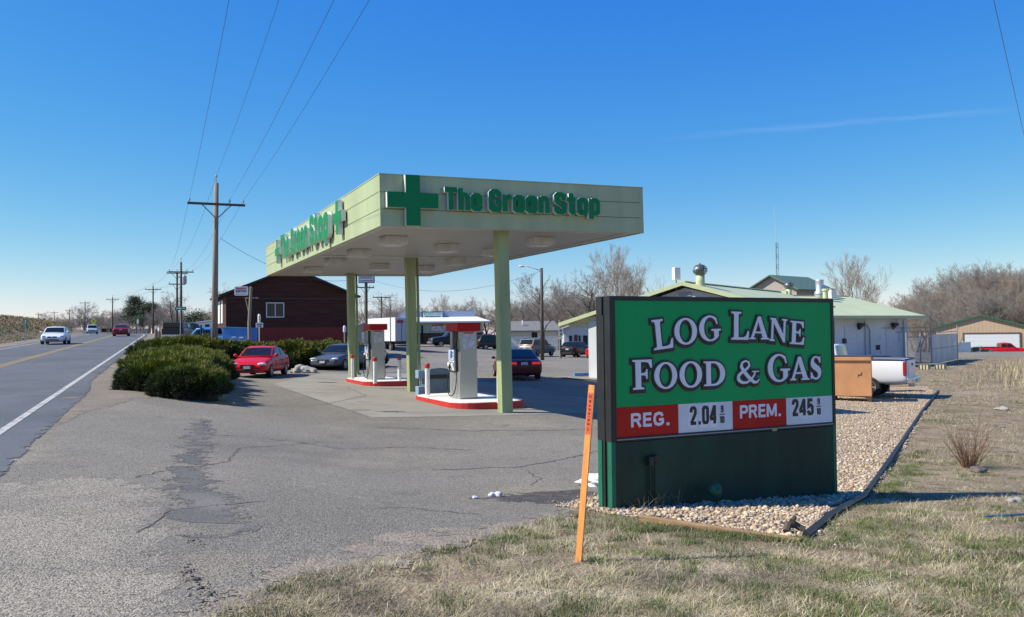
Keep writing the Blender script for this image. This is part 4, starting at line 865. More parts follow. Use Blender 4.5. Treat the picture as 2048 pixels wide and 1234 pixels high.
for k, px, d, yt, lb in (
  ('C',1046,132,592,'bare tree right behind the near canopy column'), ('A',1087,108,540,'dark bare tree rising beside the street light pole'), ('D',1112,140,552,'grey bare tree behind the grey roofed house'), ('D',1140,150,560,'pale twiggy tree between the street light and the store roof'),
  ('A',1166,128,532,'leaning dark bare tree above the store eave'), ('C',1196,126,535,'bare tree behind the upper left corner of the sign'), ('B',1238,118,478,'tallest bare tree, fanning above the upper left of the sign'), ('B',1268,124,520,'slim bare tree right of the tallest one above the sign'),
  ('D',1064,150,590,'low twiggy tree over the grey house roof'), ('F',1130,135,596,'brown leaved small tree near the store eave'), ('D',1215,150,575,'dense bare tree low behind the sign'), ('D',1180,152,580,'dense bare tree low behind the store eave')): tree(k, px, d, yt, lb, GR2)
GL_ = 'bare trees along the highway far ahead'
for k, px, d, yt, lb in (
  ('D',166,215,601,'round bare tree by the yellow crossing sign'), ('F',214,260,616,'bare tree left of the white steeple'), ('D',238,230,612,'bare tree right behind the white steeple'), ('D',262,200,622,'bare tree left under the green pine'), ('D',300,165,618,'dense bare tree right of the green pine'),
  ('D',322,150,600,'bare tree right of the dark power pole'), ('C',336,128,578,'crooked bare tree beside the double power poles'), ('A',352,140,588,'bare tree behind the double power poles'), ('F',372,150,628,'low bare tree behind the green street name sign'),
  ('F',50,260,632,'bare tree low on the brushy bank'), ('F',100,280,632,'grey bare tree over the bank, beside a power pole'), ('F',124,270,630,'brown bare tree over the end of the bank'), ('D',146,260,634,'bare thicket tree left of the round tree'), ('D',190,280,630,'bare thicket tree behind the yellow sign'), ('F',10,240,630,'dark bare tree at the left edge of the bank'), ('D',282,210,634,'low bare tree below the green pine'), ('D',340,170,630,'low bare thicket tree behind the dark pickup')): tree(k, px, d, yt, lb, GL_)
for k, px, d, yt, lb in (('A',455,110,575,'bare tree behind the wooden power pole'), ('C',480,112,562,'bare tree behind the left roof edge of the brown building'), ('F',420,120,612,'dark twiggy tree behind the white trailer home')): tree(k, px, d, yt, lb, 'bare trees behind the brown building')
tree('B',1714,100,497,'many stemmed pale bare tree behind the green store roof','bare trees behind the store roof'); tree('F',1762,118,588,'small brown bare tree at the end of the store roof','bare trees behind the store roof'); tree('F',1600,110,566,'thin bare tree behind the store roof vents','bare trees behind the store roof')
rr = random.Random(78)
for k in range(30):
    px = 64+k*12+rr.uniform(-5, 5); tree(rr.choice('DFDE'), px, rr.uniform(205, 290), rr.uniform(617, 640)-(6 if px > 200 else 0), 'bare tree of the hazy belt along the highway far ahead', 'bare tree belt along the highway', rr.uniform(0, 6), 1.4)
rr = random.Random(77); WL = 'bare grey cottonwood in the dense wood behind the tan garage'; WG = 'bare cottonwoods in the wood behind the garage'
def crest(px): return np.interp(px, (1815, 1840, 1885, 1930, 1960, 1990, 2050, 2140), (608, 582, 552, 541, 536, 518, 522, 530))
for k in range(52):
    px = 1822+k*6.0+rr.uniform(-6, 6); row = k % 3
    tree(rr.choice('EDBBE'), px, (rr.uniform(150, 165), rr.uniform(138, 150), rr.uniform(126, 138))[row], crest(px)+(rr.uniform(-9, 14), rr.uniform(0, 34), rr.uniform(24, 60))[row], WL, WG, rr.uniform(0, 6), 1.25)
for k in range(26):
    px = 1010+k*9+rr.uniform(-5, 5); tree(rr.choice('DEFD'), px, rr.uniform(145, 175), rr.uniform(585, 622), 'bare tree of the low belt behind the grey roofed house', 'bare tree belt behind the houses', rr.uniform(0, 6), 1.2)
for k in range(14):
    px = 722+k*20+rr.uniform(-6, 6); tree(rr.choice('DFF'), px, rr.uniform(150, 180), rr.uniform(606, 628), 'bare tree of the low belt behind the green lettered store', 'bare tree belt behind the store with the blue parapet', rr.uniform(0, 6), 1.2)
for px, yt in ((1300,600),(1350,603),(1420,606),(1480,604),(1800,604),(1783,610)): tree(rr.choice('DFA'), px, rr.uniform(140, 170), yt, 'bare tree of the low belt showing behind the store roof', 'bare tree belt behind the store')
# pine
PN = [mat('pine_dark', (.035,.055,.022), .7, var=.3), mat('pine_mid', (.06,.088,.033), .7, var=.3), mat('pine_light', (.095,.12,.05), .7, var=.3)]
def pine(label, px, d, yt, wd, seed):
    r = np.random.default_rng(seed); b = on(px, d); h = P(px, yt, d).z-b.z; T = thing('pine_tree', label, 'tree', b, 0)
    MB().tube([(0, 0, -.3), (.1, 0, h*.4), (0, .1, h*.93)], [.28, .2, .05], 7).build('trunk', BARK[0], T)
    V = []; mi = []; br = MB()
    for c in range(34):
        z = h*(.35+.62*(c/34)); a = r.uniform(0, 6.28); R_ = wd*(1.0-.55*(c/34))*r.uniform(.35, 1.); cx, cy = math.cos(a)*R_, math.sin(a)*R_
        br.tube([(0, 0, z-.4), (cx, cy, z)], [.06, .02], 4)
        n = 260; q = r.normal(0, 1, (n, 3))*np.array([.75, .75, .42])*r.uniform(.7, 1.2)+np.array([cx, cy, z]); dd = r.normal(0, 1, (n, 3))+np.array([0, 0, .4]); dd /= np.linalg.norm(dd, axis=1)[:, None]; wv = np.cross(dd, r.normal(0, 1, (n, 3))); wv /= np.linalg.norm(wv, axis=1)[:, None]
        L = r.uniform(.2, .45, n)[:, None]; V.append(np.stack([q-wv*.06, q+wv*.06, q+dd*L], 1).reshape(-1, 3)); mi.append(np.clip((q[:, 2]-z)*1.6+1+r.normal(0, .5, n), 0, 2).astype(int))
    V = np.concatenate(V); k = np.arange(len(V)//3)*3; fast_mesh('crown', V, np.stack([k, k+1, k+2], 1), PN, T, np.concatenate(mi)); br.build('limb', BARK[0], T)
pine('tall dark green pine beside the highway past the white steeple', 274, 190, 593, 3.0, 5); pine('lower green pine right beside the taller one', 298, 185, 608, 3.0, 6); pine('dark evergreen low behind the white trailer home', 398, 125, 634, 1.6, 7)
# dry shrub in the field
g = G(1940, 936); D = thing('dry_shrub', 'dry reddish leafless shrub in the grass right of the sign', 'shrub', g, 0); sg = Seg(); r = np.random.default_rng(9)
for _ in range(85):
    a = r.uniform(0, 6.28); p = np.array([math.cos(a), math.sin(a), 0])*r.uniform(0, .12); d = np.array([math.cos(a)*r.uniform(.1, .75), math.sin(a)*r.uniform(.1, .75), 1.]); L = r.uniform(.3, .85)
    for k in range(4):
        q = p+d/np.linalg.norm(d)*L/4; sg.add(p, q, .006*(1-k*.2), .006*(.8-k*.2)); 
        if k and r.uniform() < .6: e = d/np.linalg.norm(d)+r.normal(0, .5, 3); sg.add(q, q+e*L*.22, .003, .0015)
        p = q; d = d+r.normal(0, .16, 3)
sg.mesh('branches', mat('shrub_twig', (.20,.11,.065), .85), D, 4)
# ------------------------------------------------------------------ vehicles
GLASS = mat('car_glass', (.010,.014,.016), .1, var=.2, spec=.35); TYRE = mat('tyre_rubber', (.016,.016,.016), .8); RIM = mat('wheel_alloy', (.45,.45,.46), .35, .6, var=.05)
CHR = mat('chrome_trim', (.5,.5,.52), .2, .8, var=.05); DKP = mat('dark_plastic', (.025,.025,.027), .55); HLM = mat('headlight_lens', (.55,.57,.58), .12, var=.1, scale=12); TLM = mat('tail_lens', (.32,.012,.012), .18, var=.1); TLL = mat('tail_lens_lit', (.5,.02,.015), .2, emit=((1,.03,.02), .35)); PLT = mat('licence_plate', (.55,.58,.56), .5, var=.25, scale=18)
def paint(nm, c, rough=.28): return mat(nm, c, rough, 0, var=.04, scale=.8, coat=.15, spec=.25)
def ev_mesh(o):
    bpy.context.view_layer.update(); me = bpy.data.meshes.new_from_object(o.evaluated_get(bpy.context.evaluated_depsgraph_get())); return me
def wheel(parent, x, y, r, wd, side, steel=False):
    M = Matrix.Translation((x, y, r)) @ Matrix.Rotation(R(-90)*side, 4, 'X')
    wo = MB().lathe([(r*.6, -wd*.5), (r*.94, -wd*.5), (r, -wd*.38), (r, wd*.38), (r*.94, wd*.5), (r*.64, wd*.5), (r*.6, wd*.4)], 22, M=M).build('wheel', TYRE, parent, smooth=False)
    rm = MB().lathe([(r*.62, wd*.3), (r*.66, wd*.49), (r*.6, wd*.47), (r*.56, wd*.34)], 20, M=M)
    rm.lathe([(r*.17, wd*.3), (r*.15, wd*.46), (.01, wd*.47)], 12, M=M); rm.lathe([(r*.6, wd*.22), (.01, wd*.22)], 20, 1, M=M)
    for k in range(6):
        a = k*math.pi/3; rm.box(r*.1, r*.6, -r*.075, r*.075, wd*.3, wd*.44, M=M @ Matrix.Rotation(a, 4, 'Z'))
    rm.build('rim', [RIM, DKP], wo)
ST = {
 'sedan': dict(L=4.95, W=1.84, H=1.44, wr=.325, wb=(-.285,.30), dk=[(-.5,.80,.36,.70),(-.495,.90,.27,.86),(-.45,.965,.22,.965),(-.36,.99,.2,.99),(-.2,1,.19,.965),(.05,1,.19,.95),(.2,1,.19,.93),(.32,.985,.2,.86),(.43,.94,.22,.75),(.485,.86,.25,.63),(.5,.76,.32,.52)], cab=[(.235,.92),(.075,1.38),(-.03,1.44),(-.17,1.40),(-.385,.98)], win=[((.16,-.055),(.068,-.055)),((-.075,-.265),(-.075,-.19))]),
 'coupe': dict(L=4.55, W=1.74, H=1.40, wr=.315, wb=(-.285,.295), dk=[(-.5,.80,.38,.72),(-.49,.90,.28,.9),(-.44,.965,.22,.985),(-.34,.99,.2,.99),(-.2,1,.19,.955),(.05,1,.19,.93),(.2,1,.19,.92),(.32,.985,.2,.86),(.43,.94,.22,.74),(.485,.84,.25,.6),(.5,.72,.32,.5)], cab=[(.23,.92),(.05,1.34),(-.05,1.40),(-.17,1.35),(-.385,.97)], win=[((.15,-.10),(.055,-.10)),((-.12,-.27),(-.12,-.20))]),
 'suv': dict(L=4.75, W=1.86, H=1.78, wr=.37, wb=(-.29,.29), dk=[(-.5,.84,.45,.85),(-.495,.95,.36,1.05),(-.45,.985,.3,1.12),(-.3,1,.28,1.12),(.0,1,.28,1.11),(.2,1,.28,1.10),(.33,.985,.29,1.04),(.44,.95,.31,.96),(.49,.88,.34,.82),(.5,.8,.4,.7)], cab=[(.24,1.08),(.115,1.68),(.0,1.77),(-.38,1.74),(-.475,1.10)], win=[((.17,-.02),(.105,-.02)),((-.04,-.21),(-.04,-.21)),((-.235,-.43),(-.235,-.375))]),
 'hatch': dict(L=4.3, W=1.78, H=1.52, wr=.33, wb=(-.30,.30), dk=[(-.5,.82,.38,.78),(-.49,.93,.28,.98),(-.44,.98,.23,1.02),(-.3,1,.2,1.01),(.0,1,.2,.98),(.2,1,.2,.96),(.34,.98,.21,.88),(.44,.92,.23,.76),(.49,.82,.26,.62),(.5,.74,.32,.52)], cab=[(.27,.95),(.10,1.44),(-.02,1.52),(-.33,1.46),(-.47,1.0)], win=[((.19,-.03),(.09,-.03)),((-.05,-.24),(-.05,-.24)),((-.26,-.40),(-.26,-.34))]),
 'pickup': dict(L=5.75, W=1.98, H=1.90, wr=.39, wb=(-.28,.31), dk=[(-.5,.93,.58,1.30),(-.498,.99,.5,1.36),(-.45,1,.46,1.37),(-.3,1,.44,1.37),(-.1,1,.44,1.37),(.0,1,.44,1.36),(.2,1,.44,1.32),(.33,.99,.45,1.24),(.46,.97,.46,1.16),(.495,.92,.5,1.02),(.5,.88,.54,.9)], cab=[(.21,1.30),(.11,1.84),(.03,1.90),(-.085,1.87),(-.105,1.32)], win=[((.15,.03),(.10,.03)),((.015,-.085),(.015,-.075))])}
def car(name, style, label, cat, col, loc, heading, lit=False, group=None, sc=1., trim=None, bed=False, spoiler=False, bumper=None, topper=None):
    s = ST[style]; L, W, H = s['L']*sc, s['W']*sc, s['H']*sc; hw = W/2
    T = thing(name, label, cat, loc, heading, group)
    rings = []
    for fx, fw, zb, zt in s['dk']:
        x = fx*L; w_ = fw*hw; zb *= sc; zt *= sc; dz = zt-zb
        h = [(0, zb), (w_*.80, zb), (w_*.95, zb+.10*dz), (w_*.995, zb+.34*dz), (w_, zb+.58*dz), (w_*.985, zb+.76*dz), (w_*.945, zb+.93*dz), (w_*.84, zt), (w_*.45, zt+.012), (0, zt+.018)]
        rings.append([(x, y, z) for y, z in h]+[(x, -y, z) for y, z in h[-2:0:-1]])
    n = len(rings[0]); V = [p for r_ in rings for p in r_]; k = len(rings)
    Fc = [(i*n+j, i*n+(j+1) % n, (i+1)*n+(j+1) % n, (i+1)*n+j) for i in range(k-1) for j in range(n)]+[tuple(range(n)), tuple((k-1)*n+j for j in range(n-1, -1, -1))]
    mb = MB(); mb.add(V, Fc); body = mb.build('body', col, T, smooth=True)
    sub = body.modifiers.new('s', 'SUBSURF'); sub.levels = 2; sub.render_levels = 2
    cut = MB(); wr = s['wr']*sc
    for fx in s['wb']:
        for sd in (-1, 1): cut.lathe([(wr*1.13, -.21), (wr*1.13, .3)], 28, M=Matrix.Translation((fx*L, sd*(hw-.05), wr*1.0)) @ Matrix.Rotation(R(-90)*sd, 4, 'X'))
    if bed: cut.box(-L*.485, -L*.115, -hw*.83, hw*.83, .85*sc, 2.)
    co = cut.build('cut', DKP); bo = body.modifiers.new('b', 'BOOLEAN'); bo.operation = 'DIFFERENCE'; bo.object = co; bo.solver = 'EXACT'
    me = ev_mesh(body); body.modifiers.clear(); body.data = me; me.name = 'body'
    if len(me.materials) < 2: me.materials.append(DKP)
    for pl in me.polygons:                             # wells and underside are dark
        c = pl.center
        if abs(c.y) < hw*.90 and any(math.hypot(c.x-fx*L, c.z-wr) < wr*1.2 for fx in s['wb']) and c.z < wr*2.2: pl.material_index = 1
        elif c.z < s['dk'][5][2]*sc+.05: pl.material_index = 1
    bpy.data.objects.remove(co)
    me.set_sharp_from_angle(angle=R(38)) if hasattr(me, 'set_sharp_from_angle') else None
    # cabin
    cp = [(a*L, z*sc) for a, z in s['cab']]; zlo = min(cp[0][1], cp[-1][1]); zhi = H
    if style == 'pickup': tum = .84
    elif style == 'suv': tum = .84
    else: tum = .74
    def half(z): t = min(1, max(0, (z-zlo)/(zhi-zlo))); return hw*(.93+(tum-.93)*t**1.1)
    mb = MB(); V = []; 
    for x, z in cp:
        y = half(z); V += [(x, y, z-.035 if z > zlo+.2 else z-.08), (x, y*.9, z+.0), (x, 0, z+.022), (x, -y*.9, z+.0), (x, -y, z-.035 if z > zlo+.2 else z-.08)]
    m = len(cp); fs = [(5*i+j, 5*i+j+1, 5*i+j+6, 5*i+j+5) for i in range(m-1) for j in range(4)]
    fs += [tuple(5*i for i in range(m)), tuple(5*i+4 for i in range(m-1, -1, -1)), tuple([0, 5*(m-1), 5*(m-1)+1, 5*(m-1)+2, 5*(m-1)+3, 5*(m-1)+4, 4, 3, 2, 1][::-1])]
    mb.add(V, fs); cb = mb.build('cabin', trim or col, T, bevel=.03*sc, seg=3)
    for pl in cb.data.polygons: pl.use_smooth = True
    # windows: panels a few mm proud of the cabin
    def panel(nm, a, b, ins0, ins1, yk, m_=GLASS):
        (x0, z0), (x1, z1) = a, b; d = Vector((x1-x0, 0, z1-z0)).normalized(); nrm = Vector((-d.z, 0, d.x))
        if nrm.z < 0: nrm = -nrm
        pts = []
        for t in (ins0, (ins0+1-ins1)/2, 1-ins1):
            x = x0+(x1-x0)*t; z = z0+(z1-z0)*t; y = half(z)*yk
            for q, lift in ((-1, .004), (-.5, .02), (0, .026), (.5, .02), (1, .004)): pts.append(Vector((x, y*q, z))+nrm*lift+Vector((0, 0, .008)))
        mbp = MB(); mbp.add(pts, [(5*i+j, 5*i+j+1, 5*i+j+6, 5*i+j+5) for i in (0, 1) for j in range(4)]); mbp.build(nm, m_, T, smooth=True)
    panel('windshield', cp[0], cp[1], .10, .07, .86); panel('rear_window', cp[-1], cp[-2], .16 if style != 'suv' else .18, .10, .84)
    for (b0, b1), (t0_, t1_) in s['win']:
        zb_ = zlo+.055*sc+(.03 if style in ('sedan', 'coupe') else 0); zt_ = H-(.115 if style not in ('suv', 'pickup') else .16)*sc
        for sd in (-1, 1):
            vs = []
            for x, z in ((b0*L, zb_), (b1*L, zb_), (t1_*L, zt_), (t0_*L, zt_)): vs += [(x, sd*(half(z)+.012), z), (x, sd*(half(z)-.03), z)]
            MB().add(vs, [(0,2,4,6),(1,7,5,3),(0,1,3,2),(2,3,5,4),(4,5,7,6),(6,7,1,0)]).build('side_window', GLASS, T)
    for fx in s['wb']:
        for sd in (-1, 1): wheel(T, fx*L, sd*(hw-.115*sc), wr, .215*sc, sd)
    def dk(fx):
        d = s['dk']
        for i in range(len(d)-1):
            if d[i][0] <= fx <= d[i+1][0]:
                t = (fx-d[i][0])/(d[i+1][0]-d[i][0]); return [d[i][q]+(d[i+1][q]-d[i][q])*t for q in (1, 2, 3)]
    zf = s['dk'][-1][3]*sc; zr_ = s['dk'][0][3]*sc
    for sd in (-1, 1):
        if style == 'pickup':
            MB().box(-.01, .025, -.13*sc, .13*sc, -.11*sc, .11*sc, M=Matrix.Translation((L*.497, sd*hw*.74, .93*sc))).build('headlight', HLM, T, .02)
            MB().box(-.03, .10, -.055*sc, .055*sc, -.24*sc, .24*sc, M=Matrix.Translation((-L*.492, sd*hw*.955, 1.05*sc))).build('taillight', TLL if lit else TLM, T, .03)
        else:
            MB().ball((L*.455, sd*hw*.70, zf+.12*sc), .19*sc, .21*sc, .075*sc, n=14).build('headlight', HLM, T, smooth=True)
            if style == 'suv' or style == 'hatch': MB().ball((-L*.478, sd*hw*.86, 1.0*sc if style == 'hatch' else .98*sc), .10*sc, .13*sc, .16*sc, n=12).build('taillight', TLL if lit else TLM, T, smooth=True)
            else: MB().box(-.06, .05, -.2*sc, .2*sc, -.055*sc, .06*sc, M=Matrix.Translation((-L*.492, sd*hw*.60, .80*sc)) @ Matrix.Rotation(-sd*.10, 4, 'Z')).build('taillight', TLL if lit else TLM, T, .025)
        mx = cp[0][0]-.10*L*.5; MB().ball((mx, sd*(hw+.07*sc), cp[0][1]+.08*sc), .07*sc, .10*sc, .075*sc, n=10, k=6).tube([(mx, sd*hw*.9, cp[0][1]+.04*sc), (mx, sd*(hw+.05*sc), cp[0][1]+.06*sc)], .025*sc, 6).build('mirror', col if style != 'pickup' else DKP, T, smooth=True)
        xs_ = (s['win'][0][0][1]*L, s['win'][0][0][0]*L+.05*L)
        for x in (s['win'][0][0][0]*L-.0, s['win'][0][0][1]*L-.01*L):
            MB().box(x-.007, x+.007, sd*(hw+.002)-.008, sd*(hw+.002)+.001, .32*sc, zlo-.12*sc).build('door_seam', DKP, T)
        MB().box(xs_[0]+.08, xs_[0]+.24, sd*(hw+.012)-.014, sd*(hw+.012)+.014, zlo-.17*sc, zlo-.13*sc).build('door_handle', col if style != 'pickup' else DKP, T, .006)
    if style == 'pickup':
        MB().box(L*.496, L*.512, -hw*.62, hw*.62, .72*sc, 1.08*sc).build('grille', DKP, T, .01)
        MB().box(L*.492, L*.53, -hw*.98, hw*.98, .46*sc, .68*sc).build('bumper', CHR, T, .03); MB().box(-L*.53, -L*.496, -hw*.95, hw*.95, .52*sc, .72*sc).box(-L*.525, -L*.49, -hw*.3, hw*.3, .40*sc, .52*sc, 0).build('bumper', bumper or CHR, T, .03)
        MB().box(-L*.504, -L*.497, -hw*.80, hw*.80, .78*sc, 1.33*sc).build('tailgate', col, T, .01); MB().box(-L*.508, -L*.503, -.10, .10, 1.14*sc, 1.22*sc).build('tailgate_handle', DKP, T)
        MB().box(-L*.535, -L*.529, -.15, .15, .58*sc, .68*sc).build('licence_plate', PLT, T)
        if bed: MB().box(-L*.49, -L*.11, hw*.80, hw*.97, 1.372*sc, 1.40*sc).box(-L*.49, -L*.11, -hw*.97, -hw*.80, 1.372*sc, 1.40*sc).box(-L*.50, -L*.485, -hw*.8, hw*.8, 1.34*sc, 1.385*sc).build('bed_rail_cap', DKP, T, .01)
        if topper is not None:
            MB().prism([(-L*.485, 1.35*sc), (-L*.11, 1.35*sc), (-L*.115, 1.86*sc), (-L*.455, 1.84*sc)], -hw*.88, hw*.88, M=Matrix(((1,0,0,0),(0,0,1,0),(0,1,0,0),(0,0,0,1)))).build('bed_cap', topper, T, .03)
            MB().box(-L*.492, -L*.476, -hw*.74, hw*.74, 1.42*sc, 1.76*sc, M=Matrix.Shear('XY', 4, (0, 0))).build('rear_window', GLASS, T)
    else:
        gz = zf+.02*sc
        MB().box(L*.488, L*.504, -hw*.36, -.03, gz-.02, gz+.09*sc).box(L*.488, L*.504, .03, hw*.36, gz-.02, gz+.09*sc).build('grille', DKP, T, .015)
        MB().box(L*.478, L*.506, -hw*.55, hw*.55, .30*sc, .39*sc).build('lower_grille', DKP, T, .02)
        MB().box(L*.497, L*.512, -.15, .15, .42*sc, .54*sc).build('licence_plate', PLT, T)
        pz = .80 if style in ('sedan', 'coupe') else (.86 if style == 'suv' else .80)
        MB().box(-L*.508, -L*.496, -.16, .16, (pz-.07)*sc, (pz+.06)*sc).build('licence_plate', PLT, T)
        MB().box(-L*.512, -L*.49, -hw*.86, hw*.86, (.36 if style != 'suv' else .46)*sc, (.46 if style != 'suv' else .58)*sc).build('bumper_strip', DKP if style in ('suv', 'hatch') else (trim or col), T, .02)
    if style == 'suv':
        MB().tube([(.08*L, hw*.68, H+.05), (-.36*L, hw*.68, H+.03)], .02, 6).tube([(.08*L, -hw*.68, H+.05), (-.36*L, -hw*.68, H+.03)], .02, 6).build('roof_rack', DKP, T)
    if spoiler: MB().box(-L*.485, -L*.44, -hw*.72, hw*.72, 1.10*sc, 1.135*sc).box(-L*.475, -L*.45, hw*.55, hw*.6, .95*sc, 1.11*sc).box(-L*.475, -L*.45, -hw*.6, -hw*.55, .95*sc, 1.11*sc).build('spoiler', col, T, .01)
    return T
def gpos(px, py, dy=0.): g = G(px, py); return Vector((g.x, g.y+dy, zg(g.x, g.y+dy)))
CR = paint('paint_red', (.58,.010,.014)); CG = paint('paint_slate', (.075,.088,.105)); CM = paint('paint_maroon', (.12,.006,.010)); CT = paint('paint_tan', (.24,.215,.175)); CB_ = paint('paint_black', (.018,.02,.022)); CW = paint('paint_white', (.70,.71,.72)); CBL = paint('paint_blue', (.05,.22,.55)); CSV = paint('paint_silver', (.38,.44,.47)); CRD = paint('paint_cherry', (.22,.01,.012))
gg = G(500, 755); car('parked_car', 'coupe', 'bright red two door coupe standing in front of the long juniper hedge', 'car', CR, on(522, gg.y+1.6), R(-89), spoiler=True)
car('parked_car', 'sedan', 'slate grey sedan beside the long hedge, behind the far canopy column', 'car', CG, on(684, 49.0), R(-104))
car('maroon_car', 'sedan', 'maroon sedan with lit tail lamps driving away behind the near canopy column', 'car', CM, on(1031, 42.6), R(99), lit=True, sc=1.02)
car('parked_car', 'suv', 'tan sport utility wagon parked at the fence before the white house', 'car', CT, on(1074, 86), R(57), trim=CT)
car('parked_car', 'hatch', 'black hatchback parked beside the tan wagon, near the store', 'car', CB_, on(1152, 86.5), R(62), sc=1.04)
car('parked_car', 'sedan', 'red car mostly hidden behind the store wall, beside the black hatchback', 'car', CR, on(1202, 84), R(66))
pk = G(1748, 797); car('pickup_truck', 'pickup', 'white pickup truck with its tailgate toward the field, behind the tan dumpster', 'pickup', CW, Vector((pk.x-1.1, pk.y+1.8, zg(pk.x-1, pk.y+1.8))), R(147), bed=True, sc=1.08)
wc = G(105, 690); car('white_car', 'sedan', 'white sedan coming down the highway toward the station', 'car', CW, Vector((wc.x-.9, wc.y+2.2, zg(wc.x-.9, wc.y+2.2)+.016)), R(-68.5))
def lane(y, u): p = rc(y, u); return Vector((p[0], p[1], zg(*p)+.016))
car('red_car', 'sedan', 'dark red car driving away up the highway', 'car', CRD, on(243, 106, .016), R(112), lit=False)
car('silver_car', 'suv', 'pale silver vehicle far up the highway below the yellow sign', 'car', CSV, on(184, 158, .016), R(-62))
car('pickup_truck', 'pickup', 'dark pickup with bed cap parked beside the street name sign', 'pickup', CB_, on(358, 82, -.15), R(100), topper=CB_)
car('parked_car', 'suv', 'dark blue wagon right behind the street name post', 'car', paint('paint_navy', (.02,.028,.05)), on(377, 88, -.1), R(76))
car('pickup_truck', 'pickup', 'bright blue pickup with its hood toward the highway, behind the wooden power pole', 'pickup', CBL, on(420, 63), R(172), bed=True)
car('pickup_truck', 'pickup', 'red pickup truck parked before the white door of the tan garage', 'pickup', CR, on(2006, 105.5), R(-14), bed=True)
car('parked_car', 'sedan', 'teal car parked among junk before the tan garage', 'car', paint('paint_teal', (.06,.16,.15)), on(1962, 106), R(-20))
car('pickup_truck', 'pickup', 'dark flatbed truck parked under the green lettered store front', 'pickup', CB_, on(906, 104), R(200), bed=True)
car('parked_car', 'suv', 'dark wagon beside the end of the green lettered store, left of the near column', 'car', CB_, on(980, 102), R(40))

# ------------------------------------------------------------------ poles and wires
PW = mat('pole_wood', (.235,.195,.15), .85, var=.2, scale=3, stretch=(6,6,.5), bump=.3); PWD = mat('pole_wood_dark', (.085,.066,.052), .85, var=.2, scale=3, stretch=(6,6,.5)); INS = mat('insulator', (.42,.44,.45), .3); GALV = mat('galvanised', (.34,.35,.36), .55, .35, var=.1)
UL = Vector((-.38, .925, 0)); XA = math.atan2(.38, .925)
TOPS = []
def pole(label, px, d, ytop, arm=2.9, armdrop=1.15, wood=PWD, r=.16, lean=0., two=False, base=None):
    b = base or on(px, d); ztop = P(px, ytop, d).z if base is None else base.z+ytop; h = ztop-b.z
    T = thing('utility_pole', label, 'power pole', b, XA, 'wooden power poles beside the highway')
    MB().tube([(0, 0, -.5), (lean*.5, 0, h*.5), (lean, 0, h)], [r, r*.86, r*.66], 12).build('pole', wood, T, smooth=True)
    A = [((lean, 0, h+.4))]
    MB().tube([(lean, 0, h-.2), (lean, 0, h+.34)], .03, 6).ball((lean, 0, h+.38), .07, .07, .08, n=8, k=6).build('top_pin', INS, T)
    for q in range(2 if two else 1):
        z = h-armdrop-q*1.4; a = arm*(1 if q == 0 else .8)/2
        cr = MB().box(lean-a, lean+a, -r-.06, -r+.06, z-.06, z+.06); cr.build('crossarm', PWD, T, .008)
        bz = MB()
        for s in (-1, 1): bz.tube([(lean+s*a*.5, -r-.02, z-.05), (lean+s*.04, -r*.9, z-.75)], .025, 5)
        bz.build('brace', PWD, T)
        for x in (-a+.1, .46*a, a-.1):
            MB().lathe([(.025, 0), (.025, .08), (.06, .1), (.055, .2), (.02, .22)], 8, M=Matrix.Translation((lean+x, -r, z+.06))).build('insulator', INS, T)
            if q == 0: A.append((lean+x, -r, z+.28))
    bpy.context.view_layer.update()
    TOPS.append([T.matrix_world @ Vector(p) for p in A]); return T
pole('tall grey wooden power pole rising beside the brown building', 428, 45, 366, 2.9, 1.15, PW, .175, .12)
pole('dark power pole with a transformer can, in front of its twin pole', 362, 97, 524, 2.7)
tr = P(369, 560, 96.6); 
pole('dark power pole with two crossarms just behind the one with a transformer', 354, 108, 545, 2.5, .1, two=True)
pole('dark power pole between the green pine and the double poles', 306, 147, 572, 2.6, .6)
pole('dark power pole beside the white steeple', 225, 190, 594, 2.6, .6)
pole('dark power pole in front of the round bare tree', 170, 235, 603, 2.6, .4)
pole('small distant power pole left of the round bare tree', 139, 285, 618, 2.6, .4); pole('small distant power pole over the end of the bank', 108, 300, 623, 2.6, .4); pole('faint distant power pole over the brushy bank', 77, 320, 627, 2.2, .3)
tz = thing('transformer', 'grey transformer can hung on the dark power pole', 'transformer', tr, XA); MB().lathe([(.22, -.45), (.24, -.4), (.24, .4), (.2, .46)], 12).build('can', GALV, tz); MB().lathe([(.05, .46), (.05, .62)], 8).build('bushing', INS, tz)
pole('slim dark power pole beside the upright sign left of the white trailer', 731, 92, 566, 1.9, .5, r=.13); pole('short dark pole with one crossarm above the white truck trailer', 763, 112, 593, 2.4, .12, r=.15)
WIRE = mat('wire_dark', (.03,.03,.032), .5)
def wire(label, a, b, sag, r=.008, n=18):
    a, b = Vector(a), Vector(b); pts = []
    for k in range(n+1):
        t = k/n; p = a.lerp(b, t); p.z -= sag*4*t*(1-t); pts.append(p)
    mid = (a+b)/2; o = MB().tube([p-mid for p in pts], r, 4).build('overhead_wire', WIRE); o.location = mid
    return tag(o, label, 'wire', 'overhead wires')
B0 = [p+Vector((20.5, -50, .3)) for p in TOPS[0]]
for i, nm in enumerate(('top wire running from the tall grey pole overhead toward the viewer', 'left wire running from the tall grey pole overhead toward the viewer', 'inner right wire from the tall grey pole crossarm overhead', 'outer right wire from the tall grey pole crossarm overhead')):
    wire(nm, TOPS[0][i], B0[i], .55, .0055, 40)
    wire('wire between the tall grey pole and the pole with a transformer', TOPS[0][i], TOPS[1][i], .7, .007)
    wire('wire between the transformer pole and the pole by the pine', TOPS[1][i], TOPS[3][i], .6, .008); wire('wire between the pole by the pine and the steeple pole', TOPS[3][i], TOPS[4][i], .5, .009)
wire('service wire dropping from the tall grey pole behind the canopy fascia', P(440, 476, 45), P(700, 560, 62), .8, .011)
